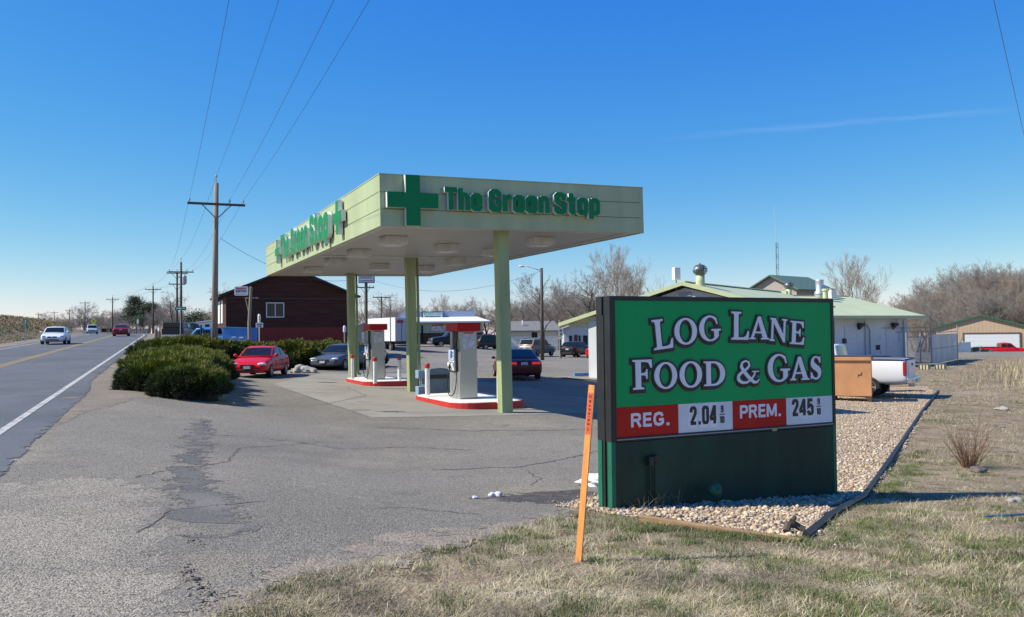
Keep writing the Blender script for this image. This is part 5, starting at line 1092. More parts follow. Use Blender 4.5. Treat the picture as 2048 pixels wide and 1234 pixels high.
wire('slack wire crossing the sky below the canopy to the street light', P(735, 556, 92), P(1084, 541, 73), 1.6, .012, 24)
a, b = P(1988, 2, 14), P(2047, 265, 25); d_ = b-a; wire('single wire falling across the upper right corner of the sky', a-d_*2.2, b+d_*2.0, .0, .0055)
# street light
g = on(1084, 73); h = P(1084, 536, 73).z-g.z; T = thing('street_light', 'street light with white arm on a dark wooden pole by the parked wagons', 'street light', g, 0)
MB().tube([(0, 0, -.4), (.02, 0, h)], [.17, .12], 12).build('pole', PWD, T, smooth=True)
MB().tube([(0, 0, h-.25), (-.6, 0, h-.02), (-1.15, 0, h+.15), (-1.5, 0, h+.2)], .035, 8).build('arm', mat('arm_white', (.6,.6,.58), .4), T, smooth=True)
MB().ball((-1.68, 0, h+.17), .28, .15, .10, n=12).build('lamp_head', mat('lamp_housing', (.62,.63,.62), .4), T, smooth=True)

# ------------------------------------------------------------------ the store
SO = G(1178, 757); SG = SO.z
RFG = stripes(mat('roof_pale_green', (.50,.545,.31), .5, var=.06, scale=.5), 'XY', .42, .35, .25, .06)
RFG2 = mat('trim_pale_green', (.48,.53,.30), .5, var=.05)
SID = stripes(mat('siding_white', (.64,.65,.66), .6, var=.10, scale=.7), 'XY', .2, .4, .45, .1)
GBL = mat('gable_grey', (.52,.51,.50), .7, var=.06, scale=.8); DK = mat('dark_opening', (.02,.02,.022), .5)
ST_ = thing('store', 'low white store with pale green metal roof and vents behind the price sign', 'store', (SO.x, SO.y, 0), CA)
zb = SG-.5
def yz(b, a, z): return (b, a, z)
MS = Matrix.Rotation(math.atan2(-.581, .813)-CA, 4, 'Z')     # front block, its gable turned toward the highway: x along the gable, y into the depth
wl = MB()
GW, GD = 10.7, 13.4; GN = 8.3; ZN = 3.44
wl.box(0, .16, .161, GD, zb, 2.62, M=MS).box(GN-.16, GN, .161, GD, zb-.3, 3.4, M=MS).box(.161, GN-.161, GD-.16, GD, zb, 2.62, M=MS).box(0, GN, 0, .16, zb-.3, 2.60, M=MS)
wl.box(18, 30.4, 6.5, 6.66, zb-.3, 3.02).box(30.24, 30.4, 6.661, 19.5, zb-.3, 3.02).box(18, 30.23, 19.34, 19.5, zb-.3, 3.02)
wl.build('wall', SID, ST_)
gb = MB(); gb.add([(.0, .02, 2.601), (GN, .02, 2.601), (GN, .02, 3.35), (GW/2, .02, 4.12), (.0, .14, 2.601), (GN, .14, 2.601), (GN, .14, 3.35), (GW/2, .14, 4.12)], [(0,1,2,3),(7,6,5,4),(0,4,5,1),(1,5,6,2),(2,6,7,3),(3,7,4,0)], M=MS); gb.build('gable', GBL, ST_)
MB().box(GW/2-.3, GW/2+.3, -.03, .02, 3.72, 3.9, M=MS).build('gable_vent', mat('vent_grey', (.3,.3,.3), .6), ST_)
def slab(mb, q, t=.10, M=None):                    # four corners of a roof plane, given thickness downwards
    q = [Vector(p) for p in q]; n = (q[1]-q[0]).cross(q[2]-q[0]).normalized(); n = n if n.z > 0 else -n
    mb.add(q+[p-n*t for p in q], [(0,1,2,3),(7,6,5,4),(0,4,5,1),(1,5,6,2),(2,6,7,3),(3,7,4,0)], M=M)
rf = MB(); RZ, EZ, EX = 4.38, 2.52, 1.62
slab(rf, [(-EX, -.3, EZ), (GW/2, -.3, RZ), (GW/2, GD+.2, RZ), (-EX, GD+.2, EZ)], M=MS); slab(rf, [(GW/2+.003, -.3, RZ), (GN+.4, -.3, ZN), (GN+.4, GD+.2, ZN), (GW/2+.003, GD+.2, RZ)], M=MS)
slab(rf, [(18.2, 13, 4.75), (31.3, 13, 4.75), (31.3, 5.7, 3.03), (18.2, 5.7, 3.03)]); slab(rf, [(18.2, 13.003, 4.75), (18.2, 20.2, 3.03), (31.3, 20.2, 3.03), (31.3, 13.003, 4.75)])
rfo = rf.build('roof', RFG, ST_)
fz = MB()
for (x0, z0, x1, z1) in ((-EX, EZ, GW/2, RZ), (GW/2, RZ, GN+.4, ZN)):
    fz.add([(x0, -.34, z0-.16), (x1, -.34, z1-.16), (x1, -.34, z1+.03), (x0, -.34, z0+.03), (x0, -.303, z0-.16), (x1, -.303, z1-.16), (x1, -.303, z1+.03), (x0, -.303, z0+.03)], [(0,1,2,3),(7,6,5,4),(0,4,5,1),(1,5,6,2),(2,6,7,3),(3,7,4,0)], M=MS)
fz.box(GW/2-.14, GW/2+.14, -.3, GD+.25, RZ+.003, RZ+.05, M=MS).box(GW/2-.25, GW/2+.5, GD+.2, GD+.5, RZ-.5, RZ+.06, M=MS)
fz.box(18.3, 31.33, 5.62, 5.697, 2.84, 3.03).box(18.3, 31.3, 12.85, 13.15, 4.752, 4.80)
fz.build('roof_trim', RFG2, ST_)
MB().box(.5, 2.3, -.035, -.002, zb+1.25, zb+1.33, M=MS).box(.5, .61, -.035, -.002, zb+1.331, zb+2.55, M=MS).box(2.2, 2.3, -.035, -.002, zb+1.331, zb+2.55, M=MS).box(.611, 2.199, -.035, -.002, zb+2.46, zb+2.55, M=MS).build('window_frame', mat('window_green', (.17,.22,.10), .5), ST_)
MB().box(.612, 2.198, -.015, -.003, zb+1.335, zb+2.455, M=MS).build('window', GLASS, ST_)
MB().box(.85, 1.1, -.021, -.016, zb+1.9, zb+2.25, M=MS).build('window_notice', mat('notice_white', (.6,.6,.62), .5), ST_)
pb = MB(); pb.box(-1.35, -.02, .3, .42, 2.28, 2.42, M=MS).box(-1.35, -1.23, .421, GD, 2.28, 2.42, M=MS).box(-1.35, -1.23, GD-.12, GD, zb, 2.279, M=MS)
pb.build('porch_beam', mat('porch_white', (.6,.62,.65), .6), ST_)
MB().box(-.05, -.002, 3, 4.0, zb+.3, 2.1, M=MS).build('door', mat('door_maroon', (.12,.02,.02), .5), ST_)
# doors, meters and patches on the long rear wall
for x, wd in ((20.3, 1.0), (24.2, 1.0), (28.2, 1.1)): MB().box(x, x+wd, 6.46, 6.498, zb+.2, 2.35).build('door', mat('door_white', (.60,.61,.62), .5, var=.08), ST_)
hd = MB()
for x in (21.6, 25.4, 28.7): hd.box(x, x+.42, 6.15, 6.495, 2.30, 2.52).prism([(x,2.3),(x+.42,2.3),(x+.1,2.05)], 6.3, 6.49, M=Matrix(((1,0,0,0),(0,0,1,0),(0,1,0,0),(0,0,0,1))))
for x, z in ((21.3, .75), (24.0, 1.1), (27.2, .6)): hd.box(x, x+.28, 6.38, 6.495, z, z+.34)
hd.build('wall_box', mat('box_dark', (.02,.02,.025), .5), ST_)
CGR = mat('conduit_grey', (.25,.27,.3), .5)
for x in (19.2, 23.2, 26.1, 29.9): MB().tube([(x, 6.42, zb), (x, 6.42, 2.7)], .03, 6).build('conduit', CGR, ST_)
MB().tube([(25.6, 6.4, 2.5), (26.2, 6.38, 2.42), (26.5, 6.38, 2.0), (26.5, 6.38, .3)], .04, 6).build('conduit', CGR, ST_)
MB().box(24.6, 27.0, 5.4, 6.4, zb-.3, zb+.9).build('condenser', mat('condenser_blue', (.05,.075,.11), .6), ST_)
ip = MB()
r_ = random.Random(4)
for k in range(20):
    x = r_.uniform(18, 30.5); z = r_.uniform(-.3, 2.3); ip.box(x, x+r_.uniform(.04, .3), 6.49, 6.4985, z, z+r_.uniform(.1, .7))
ip.build('paint_patch', mat('patch_grey', (.47,.5,.54), .6), ST_)
def turbine(name, label, b, a, z, s):
    p = Vector((SO.x, SO.y, 0))+CB*b+CAx*a; T = thing(name, label, 'roof vent', (p.x, p.y, z), 0)
    MB().lathe([(.42*s, -.3), (.40*s, .1), (.33*s, .35), (.33*s, 1.0*s)], 20).build('stack', RFG2, T, smooth=True)
    hd_ = MB(); 
    for k in range(26):
        a0 = 2*math.pi*k/26
        for q in range(8):
            t0_, t1_ = q/8, (q+1)/8
            def pt(t, da): rr_ = (.30+.26*math.sin(math.pi*t)**.8)*s; aa = a0+da+t*.35; return (rr_*math.cos(aa), rr_*math.sin(aa), (1.0+.78*t)*s)
            hd_.add([pt(t0_, 0), pt(t0_, .15), pt(t1_, .15), pt(t1_, 0)], [(0, 1, 2, 3)])
    hd_.lathe([(.3*s, 1.76*s), (.1*s, 1.84*s), (.02, 1.88*s)], 16).ball((0, 0, 1.9*s), .05*s, .05*s, .05*s, n=8, k=6); hd_.lathe([(.34*s, .98*s), (.34*s, 1.04*s)], 18)
    hd_.build('turbine_head', mat('turbine_vane', (.20,.20,.205), .38, .55, var=.1), T); MB().lathe([(.27*s, 1.0*s), (.33*s, 1.4*s), (.27*s, 1.76*s)], 16).build('inner_core', DK, T)
q0 = MS @ Vector((GW/2+.4, .9, 0)); turbine('turbine_vent', 'large spinning turbine vent on the gable end of the green store roof', q0.x, q0.y, RZ-.28, .64)
turbine('turbine_vent', 'smaller turbine vent near the middle of the green store roof', 24.5, 12.2, 4.55, .66)
def pst(b, a): return Vector((SO.x, SO.y, 0))+CB*b+CAx*a
p = pst(27.4, 12.0); T = thing('chimney_vent', 'shiny metal exhaust stack with rain cap on the green store roof', 'roof vent', (p.x, p.y, 4.5), 0)
MB().lathe([(.38, -.2), (.38, .55), (.28, .62), (.31, 1.35), (.33, 1.42), (.28, 1.46)], 20).build('stack', mat('stainless', (.55,.56,.57), .42, .7), T, smooth=True); MB().lathe([(.40, .3), (.42, .36), (.40, .42)], 20).build('band', GALV, T)
p = pst(27.0, 11.0); T = thing('roof_pipe', 'pale green vent pipe in front of the shiny exhaust stack', 'roof vent', (p.x, p.y, 4.1), 0); MB().lathe([(.2, -.2), (.2, .9), (.28, .95), (.28, 1.06), (.22, 1.1)], 14).build('pipe', RFG2, T)
q0 = MS @ Vector((GW/2-.55, .25, 0)); p = pst(q0.x, q0.y); T = thing('roof_antenna_box', 'small white box on a stub mast beside the large turbine vent', 'antenna', (p.x, p.y, 4.18), CA); MB().box(-.17, .17, -.12, .12, .35, .95).build('box', WHP, T, .02); MB().tube([(0, 0, -.2), (0, 0, .36)], .03, 6).build('mast', GALV, T)
p = pst(29.0, 12.4); T = thing('roof_box_vent', 'small white square vent right of the shiny exhaust stack', 'roof vent', (p.x, p.y, 4.5), CA); MB().box(-.25, .25, -.25, .25, 0, .75).build('box', WHP, T, .02); MB().box(-.3, .3, -.3, .3, .752, .8).build('cap', GALV, T, .01)
# wheel stop, walk, dumpster, pen
g = G(1148, 752); T = thing('wheel_stop', 'blue painted concrete wheel stop beside the store corner', 'wheel stop', g+Vector((.9, .4, 0)), CA)
MB().prism([(-.12, 0), (.12, 0), (.08, .16), (-.08, .16)], -1.0, 1.0, M=Matrix(((0,0,1,0),(1,0,0,0),(0,1,0,0),(0,0,0,1)))).build('stop', mat('stop_blue', (.06,.27,.58), .6, var=.12), T, .02)
wk = [pst(*(MS @ Vector((*q, 0))).xy) for q in ((-1.5, -1.6), (6, -1.6), (6, .05), (-1.5, .05))]; sheet('store_walk', [(p.x, p.y) for p in wk], CONC, .05)
g = on(1700, 31.4); T = thing('dumpster', 'tan steel dumpster with grey lids on the gravel beside the white pickup', 'dumpster', g, R(-24)); T.scale = (.74, 1, 1.12)
DM = mat('dumpster_tan', (.56,.27,.12), .6, var=.10, scale=1.5, bump=.1)
MB().box(-.9, .95, -.6, .6, .18, 1.32).build('body', DM, T, .01); MB().box(-.95, 1.0, -.66, .66, 1.322, 1.44).build('rim', DM, T, .012)
MB().box(-.93, .99, -.64, .0, 1.442, 1.475).build('lid', mat('lid_dark', (.05,.045,.05), .6), T, .01); MB().box(-.93, .99, .01, .64, 1.442, 1.475).build('lid', MATS['lid_dark'], T, .01)
MB().box(-.9, -.7, -.63, .63, .0, .178).box(.75, .95, -.63, .63, .0, .178).build('skid', mat('rust_dark', (.09,.05,.03), .8), T)
mk = MB(); ribbon(mk, [(.34, .86), (.5, .86), (.52, .95)], .045, 0, .004, M=Matrix(((1,0,0,0),(0,0,-1,-.601),(0,1,0,0),(0,0,0,1)))); ribbon(mk, [(.36, .79), (.36, .86)], .035, 0, .0045, M=Matrix(((1,0,0,0),(0,0,-1,-.601),(0,1,0,0),(0,0,0,1)))); mk.build('lift_mark', MATS['rust_dark'], T)
MB().tube([(.98, -.7, 1.4), (.98, .6, 1.4)], .05, 8).build('lid_bar', MATS['rust_dark'], T)
g = on(1757, 36); T = thing('trash_barrel', 'black rubber barrel standing between the dumpster and the store wall', 'barrel', g, 0); MB().lathe([(.38, 0), (.45, 1.3), (.48, 1.5), (.42, 1.52)], 18).build('barrel', PBLK, T)
# chain link pen with sheet metal side
pA = on(1812, 59); pB = on(1862, 62); pC = on(1914, 73)
T = thing('chain_link_pen', 'chain link pen with a sheet metal side at the end of the store', 'fence', pA, 0); o0 = Vector(pA)
def lp_(p, z): return (p.x-o0.x, p.y-o0.y, p.z-o0.z+z)
for p, hh in ((pA, 2.45), (pB, 2.9), (pC, 2.95), (pA.lerp(pB, .55), 2.4)): MB().tube([lp_(p, -.2), lp_(p, hh)], .05, 8).build('post', GALV, T)
fr_ = MB(); fr_.tube([lp_(pA+Vector((-3.2, 2, 0)), 2.45), lp_(pB, 2.45)], .03, 6).tube([lp_(pA+Vector((-1, 2, 0)), 2.75), lp_(pB, 2.75)], .03, 6).tube([lp_(pB, 2.35), lp_(pC, 2.45)], .03, 6).tube([lp_(pB, 1.2), lp_(pC, 1.2)], .03, 6).tube([lp_(pA, 2.1), lp_(pA.lerp(pB, .8), 2.1)], .025, 6); fr_.build('rail', GALV, T)
ml = MB(); U_ = pB-pA; Lp = U_.length; nn = 26; hh = 2.05
for k in range(-int(hh/.13), nn):
    for s in (1, -1):
        x0 = k*Lp/nn; x1 = x0+hh; a0 = max(0, x0); a1 = min(Lp, x1)
        if a1 <= a0: continue
        z0, z1 = a0-x0, a1-x0
        if s < 0: z0, z1 = hh-z0, hh-z1
        ml.tube([lp_(pA+U_*(a0/Lp), z0+.05), lp_(pA+U_*(a1/Lp), z1+.05)], .012, 3, cap=False)
ml.build('wire_mesh', GALV, T)
U2 = pC-pB; sm = MB(); nS = 9
for k in range(nS):
    a, b = pB+U2*(k/nS), pB+U2*((k+1)/nS-.004); n_ = Vector((-U2.y, U2.x, 0)).normalized()*(.03 if k % 2 else .0)
    sm.add([lp_(a+n_, .05), lp_(b+n_, .05), lp_(b+n_, 2.25), lp_(a+n_, 2.25), lp_(a+n_+n_.normalized()*.02 if k % 2 else a+Vector((.01,.02,0)), .05), lp_(b+Vector((.01,.02,0)), .05), lp_(b+Vector((.01,.02,0)), 2.25), lp_(a+Vector((.01,.02,0)), 2.25)], [(0,1,2,3),(7,6,5,4),(0,4,5,1),(1,5,6,2),(2,6,7,3),(3,7,4,0)])
sm.build('sheet_panel', mat('sheet_metal', (.36,.42,.47), .5, .3, var=.14, scale=.8), T)
g = on(1846, 56); T = thing('wooden_pallet', 'pale weathered pallet frame lying in front of the chain link pen', 'pallet', g, R(12)); pl = MB()
for k in range(4): pl.box(-1.3, 1.3, -.5+k*.3, -.38+k*.3, .30, .35)
for x in (-1.25, 0, 1.2): pl.box(x, x+.1, -.5, .52, -.05, .295)
pl.build('slats', mat('weathered_wood', (.42,.40,.28), .85, var=.15), T)
# tan garage
gA = on(1872, 113); T = thing('tan_garage', 'tan metal garage with dark green roof and a wide white door', 'garage', (gA.x, gA.y, gA.z), R(-28))
TAN = stripes(mat('garage_tan', (.50,.37,.24), .55, var=.05, scale=.6), 'X', .45, .4, .35, .1); GRN = mat('roof_dark_green', (.02,.14,.075), .5, var=.08)
W2 = 10.4; HT = 2.35+.55
def gable_house(T, W2, D2, he, hr, wallm, roofm, over=.5, x0=0., th_=.12):
    MB().add([(x0,0,-.5),(x0+W2,0,-.5),(x0+W2,0,he),(x0+W2/2,0,hr),(x0,0,he),(x0,D2,-.5),(x0+W2,D2,-.5),(x0+W2,D2,he),(x0+W2/2,D2,hr),(x0,D2,he)], [(0,1,2,3,4),(9,8,7,6,5),(0,5,6,1),(1,6,7,2),(4,9,5,0),(2,7,8,3),(3,8,9,4)]).build('wall', wallm, T)
    m = MB(); k = (hr-he)/(W2/2); ex = over
    slab(m, [(x0-ex, -over, he-ex*k+.16), (x0+W2/2, -over, hr+.16), (x0+W2/2, D2+over, hr+.16), (x0-ex, D2+over, he-ex*k+.16)], th_); slab(m, [(x0+W2/2+.002, -over, hr+.16), (x0+W2+ex, -over, he-ex*k+.16), (x0+W2+ex, D2+over, he-ex*k+.16), (x0+W2/2+.002, D2+over, hr+.16)], th_)
    return m.build('roof', roofm, T)
gable_house(T, W2, 14, 3.85, 5.3, TAN, GRN, .35, 0, .16)
MB().box(3.3, 9.5, -.06, -.003, -.3, 2.95).build('door', stripes(mat('garage_door_white', (.66,.68,.70), .5, var=.03), 'Z', .5, .4, .3, .06), T); MB().box(3.1, 9.7, -.1, -.003, 2.96, 3.15).box(3.1, 3.29, -.1, -.003, -.3, 2.955).box(9.51, 9.7, -.1, -.003, -.3, 2.955).build('door_frame', mat('frame_brown', (.12,.09,.07), .6), T)
gB_ = on(1872, 140); T = thing('green_roof_shed', 'long dark green shed roof standing behind the tan garage', 'shed', gB_, R(-28)); gable_house(T, 22, 8, 3.6, 4.7, TAN, GRN, .4)
jk = MB(); g = on(1942, 103); T = thing('junk_pile', 'dark pile of machine junk beside the red pickup at the garage', 'junk', g, 0); r_ = random.Random(8)
for k in range(26): jk.box(0, r_.uniform(.2, .9), 0, r_.uniform(.2, .6), 0, r_.uniform(.1, .5), 0, Matrix.Translation((r_.uniform(-2.2, 1.5), r_.uniform(-.6, .6), r_.uniform(0, .9))) @ Matrix.Rotation(r_.uniform(-.6, .6), 4, 'Y') @ Matrix.Rotation(r_.uniform(0, 3), 4, 'Z'))
jk.build('scrap', mat('junk_dark', (.05,.055,.06), .6, var=.6, scale=1.2), T)
g = on(1921, 99); T = thing('white_box', 'white utility box leaning planks left of the garage door', 'box', g, R(8)); MB().box(-.9, .9, -.5, .5, 0, 1.4).build('box', WHP, T, .02); MB().tube([(-1.3, -.6, 0), (-.2, -.55, 1.9)], .06, 5).tube([(-1.0, -.6, 0), (-1.6, -.5, 1.8)], .06, 5).build('plank', PW, T)
# building with green roof and the lattice mast behind the store
g = on(1500, 105); T = thing('green_gabled_building', 'stone coloured gabled building with green roof edge behind the store roof', 'building', g, R(-50)); hq = P(1537, 553, 103).z-g.z
gable_house(T, 6.5, 7.5, hq-1.6, hq, mat('gable_stone', (.34,.30,.27), .8, var=.12), mat('roof_teal_green', (.10,.17,.12), .6), .6)
g = on(1557, 130); hq = P(1557, 485, 130).z-g.z; T = thing('lattice_mast', 'slim lattice radio mast with whip antenna behind the store roof', 'mast', g, 0); lm = MB()
LC = [(.25*math.cos(a), .25*math.sin(a)) for a in (0, 2.09, 4.19)]
for x, y in LC: lm.tube([(x, y, 0), (x*.8, y*.8, hq)], .035, 4)
nn = int(hq/.8)
for k in range(nn):
    for q in range(3): lm.tube([(LC[q][0]*.9, LC[q][1]*.9, k*.8), (LC[(q+1) % 3][0]*.9, LC[(q+1) % 3][1]*.9, k*.8+(.8 if k % 2 else 0))], .02, 3)
lm.build('lattice', mat('mast_steel', (.13,.15,.19), .5, .4), T); hw_ = P(1552, 410, 130).z-g.z; MB().tube([(0, 0, hq-.2), (-.3, 0, hw_)], [.05, .025], 5).build('whip', mat('whip_white', (.5,.52,.55), .5), T)
# ------------------------------------------------------------------ brown building, its signs, blue trucks
g = on(452, 66); gr = g+Vector((math.cos(CA), math.sin(CA), 0))*9.9; gr.z = zg(gr.x, gr.y); T = thing('brown_building', 'dark brown board sided gabled building with a red painted base', 'building', (g.x, g.y, min(g.z, gr.z)), CA)
zB = min(g.z, gr.z); Wb = (gr-g).length; hr = P(584, 538, 68).z-zB; he = P(455, 588, 66).z-zB
BRN = stripes(mat('boards_brown', (.062,.017,.007), .85, var=.4, scale=1.2, stretch=(.4,.4,5)), 'Z', .22, .4, .35, .08)
rfb = gable_house(T, Wb, 6.5, he, hr, BRN, mat('roof_black', (.035,.035,.04), .7), .6, 0, .14)
RB = mat('base_red', (.22,.022,.014), .8, var=.15); zw = P(560, 655, 67.5).z-zB
MB().box(-.012, Wb+.012, -.03, -.002, -.4, zw).build('red_base', RB, T)
MB().box(0, Wb, -.05, -.001, he-.35, he-.27).build('batten', mat('batten_brown', (.10,.045,.03), .8), T)
x0, x1 = 3.02, 4.42; z0 = P(550, 635, 67.5).z-zB; z1 = P(550, 605, 67.5).z-zB; xm = (x0+x1)/2
wf = MB().box(x0, x1, -.07, -.002, z0, z0+.07).box(x0, x1, -.07, -.002, z1-.07, z1).box(x0, x0+.07, -.07, -.002, z0+.071, z1-.071).box(x1-.07, x1, -.07, -.002, z0+.071, z1-.071).box(xm-.03, xm+.03, -.07, -.002, z0+.071, z1-.071).build('window', WHP, T)
MB().box(x0+.072, x1-.072, -.03, -.0025, z0+.072, z1-.072).build('pane', GLASS, wf)
MB().box(-.06, -.003, 2, 3.2, zw+.4, he-.4).build('window', WHP, T); MB().box(-.06, -.003, 4.2, 5.6, zw+.4, he-.4).build('window', WHP, T)
def text_on(name, txt, x, z, h, width, m, parent, M, off=.012):   # plain lettering, x along the face, z up
    return plain_text(name, txt, h*1.4, m, parent, M @ Matrix.Translation((x, z, 0)), width, .003, off)
def face(y): return Matrix(((1,0,0,0),(0,0,-1,y),(0,1,0,0),(0,0,0,1)))
TR_ = mat('text_red', (.35,.05,.05), .5); TB_ = mat('text_blue', (.06,.08,.28), .5); TG_ = mat('text_green', (.02,.28,.17), .5); TK_ = mat('text_dark', (.03,.03,.035), .5)
g = on(500, 58); T = thing('hanging_sign', 'white electric company sign hung on a rough wooden post before the brown building', 'sign', g, 0); hp_ = P(500, 573, 58).z-g.z
MB().tube([(0, 0, -.3), (-.06, 0, hp_*.5), (.08, 0, hp_)], [.13, .12, .10], 8).build('post', PW, T)
zc = P(500, 596, 58).z-g.z; MB().box(-.35, .55, -.05, .05, zc-.05, zc+.05).tube([(-.3, 0, zc), (.0, 0, zc-1.3)], .04, 5).build('bracket', PW, T)
zs0, zs1 = P(483, 591, 58).z-g.z, P(483, 573, 58).z-g.z; xs0, xs1 = P(469, 580, 58).x-g.x, P(496.5, 580, 58).x-g.x
bd = MB().prism([(xs0+.06,zs0),(xs1-.06,zs0),(xs1,zs0+.06),(xs1,zs1-.06),(xs1-.06,zs1),(xs0+.06,zs1),(xs0,zs1-.06),(xs0,zs0+.06)], -.05, .05, M=Matrix(((1,0,0,0),(0,0,1,0),(0,1,0,0),(0,0,0,1)))).build('sign_board', mat('board_cream', (.60,.57,.53), .6), T)
wS = xs1-xs0
text_on('lettering', 'GIGAWATT', xs0+wS*.1, zs1-.2, .13, wS*.8, TR_, bd, face(-.052)); text_on('lettering', 'ELECTRIC', xs0+wS*.1, zs1-.38, .13, wS*.8, TB_, bd, face(-.052))
mk = MB(); mk.box(xs0+wS*.1, xs1-wS*.1, -.053, -.0505, zs0+.07, zs0+.13); mk.build('small_print', mat('print_blue', (.25,.27,.42), .5), bd)
g = on(519, 57); T = thing('small_notice_sign', 'small grey notice sign on a thin post above the long hedge', 'sign', g, 0); h1 = P(519, 655, 57).z-g.z; MB().tube([(0, 0, -.2), (0, 0, h1+.3)], .03, 6).build('post', GALV, T); bd = MB().box(-.25, .25, -.02, .0, h1-.0, h1+.32).build('sign_board', mat('board_grey', (.42,.45,.5), .5), T)
MB().box(-.17, .17, -.024, -.0205, h1+.18, h1+.25).box(-.12, .12, -.024, -.0205, h1+.06, h1+.12).build('small_print', TK_, bd)
def white_marker(label, px, d, y0, y1):
    g = on(px, d); T = thing('marker_post', label, 'post', g, 0, 'white marker posts by the hedge'); a, b = P(px, y0, d).z-g.z, P(px, y1, d).z-g.z
    MB().tube([(0, 0, -.2), (0, 0, a)], .04, 6).build('stake', GALV, T); MB().lathe([(.07, 0), (.10, .06), (.10, b-a-.1), (.05, b-a)], 12, M=Matrix.Translation((0, 0, a))).build('sleeve', WHP, T)
white_marker('white topped marker post in front of the brown boards above the small notice', 518.5, 58.5, 653, 628); white_marker('white topped marker post above the right end of the long hedge', 689, 58, 665, 651)
# blue roll-off box beside the blue pickup
g = on(471, 60); T = thing('blue_container', 'bright blue steel waste container tilted behind the long hedge', 'container', g, R(3)); xa, xb = P(443, 670, 60).x-g.x, P(499, 670, 60).x-g.x; za = P(470, 657, 60).z-g.z
T.rotation_euler = (0, R(2.5), R(3))
cb_ = MB().box(xa, xb, 0, 1.9, .15, za).build('body', mat('container_blue', (.05,.22,.55), .5, var=.1, scale=1.5), T, .02); MB().box(xa-.04, xb+.04, -.05, 1.95, za, za+.09).build('rim', MATS['container_blue'], T, .01); MB().box(xa, xb, -.05, -.001, .55, .63).build('rib', MATS['container_blue'], T, .01)
lt = MB()
for x0_, x1_, z_ in ((.33,.48,.70),(.58,.74,.70),(.42,.76,.50)): lt.box(xa+(xb-xa)*x0_, xa+(xb-xa)*x1_, -.012, -.003, za*z_, za*z_+.1)
lt.build('faded_stencil', mat('stencil_white', (.6,.65,.7), .5, var=.5, scale=20), T)
MB().box(xa+.1, xa+.3, .2, 1.7, -.2, .15).box(xb-.3, xb-.1, .2, 1.7, -.2, .15).build('skid', PBLK, T)
# street name sign, wooden posts
g = on(361, 62); T = thing('street_name_sign', 'green street name blade on a steel post above the hedge', 'sign', g, R(4)); hs_ = P(361, 617, 62).z-g.z
MB().tube([(0, 0, -.2), (0, 0, hs_+.1)], .035, 8).build('post', GALV, T); bl = MB().box(-.42, .42, -.015, .015, hs_-.13, hs_+.13).build('sign_board', mat('board_green', (.0,.22,.12), .5), T, .02)
MB().box(-.28, .12, -.019, -.0155, hs_-.05, hs_+.05).box(.18, .30, -.019, -.0155, hs_-.03, hs_+.05).build('white_legend', mat('legend_white', (.55,.62,.58), .5, var=.5, scale=25), bl)
for px, lb in ((312, 'weathered wooden fence post beside the highway'), (318.5, 'second weathered wooden fence post, right of its twin')):
    g = on(px, 74); T = thing('wooden_post', lb, 'post', g, 0); MB().lathe([(.15, -.2), (.14, 1.15 if px < 316 else .98), (.05, 1.2 if px < 316 else 1.0)], 10).build('post', PW, T)
g = on(402, 62); T = thing('dark_pole_stub', 'dark upright pipe in front of the blue pickup hood', 'post', g, 0); MB().tube([(0, 0, -.2), (0, 0, P(402, 650, 62).z-g.z)], .07, 8).build('post', PBLK, T)
# white trailer home, distant buildings, steeple
g = on(372, 100); T = thing('trailer_home', 'long white trailer home left of the brown building', 'house', g, R(4)); hq = P(410, 637, 100).z-g.z; gable_house(T, 11, 5, hq-.7, hq, mat('trailer_white', (.66,.67,.68), .5, var=.04), WHP, .25)
MB().box(2.2, 2.7, -.05, -.002, hq-1.1, hq-.7).build('vent', DK, T); MB().box(5, 6, -.05, -.002, .3, 1.9).build('door', mat('trailer_door', (.5,.52,.54), .5), T)
g = on(229, 300); T = thing('church', 'white church steeple far beside the highway', 'church', g, 0); hq = P(229, 618, 300).z-g.z; MB().box(-1.6, 1.6, -1.5, 1.5, -1, hq*.42).build('tower', WHP, T); MB().lathe([(1.7, hq*.42), (.9, hq*.55), (.75, hq*.62), (.03, hq)], 8).build('steeple', WHP, T)
MB().box(-9, 9, 3, 9, -1, hq*.25).build('nave', mat('nave_grey', (.28,.27,.26), .6), T)
g = on(196, 250); T = thing('white_shop', 'low white building far along the highway behind the silver vehicle', 'building', g, 0); MB().box(-4, 5, 0, 8, -1, 2.2).build('wall', WHP, T); MB().box(-4.4, 5.4, -.6, 8.4, 2.202, 2.6).build('roof', mat('shop_roof', (.5,.5,.5), .6), T); MB().box(-3, -1, -.05, -.002, .2, 2).build('door', GLASS, T); MB().box(1, 4, -.05, -.002, .8, 1.9).build('window', GLASS, T)
# green route sign, yellow crossing sign, distant street sign
def small_sign(name, label, px, d, yc, wpx, hpx, m, cat='sign', diamond=False, legend=None):
    g = on(px, d); T = thing(name, label, cat, g, 0); z = P(px, yc, d).z-g.z; k = d/F_PX; a, b = wpx*k/2, hpx*k/2
    MB().tube([(0, .03, -.3), (0, .03, z+b)], .04, 6).build('post', GALV, T)
    pts = [(-a,z),(0,z-b),(a,z),(0,z+b)] if diamond else [(-a,z-b),(a,z-b),(a,z+b),(-a,z+b)]
    bd = MB().prism(pts, -.015, .015, M=Matrix(((1,0,0,0),(0,0,1,0),(0,1,0,0),(0,0,0,1)))).build('sign_board', m, T)
    if legend:
        lg = MB()
        for (u0, u1, v0, v1) in legend[1]: lg.box(a*u0, a*u1, -.02, -.0155, z+b*v0, z+b*v1)
        lg.build('legend', legend[0], bd)
    return T
LGW = mat('legend_pale', (.55,.62,.58), .5)
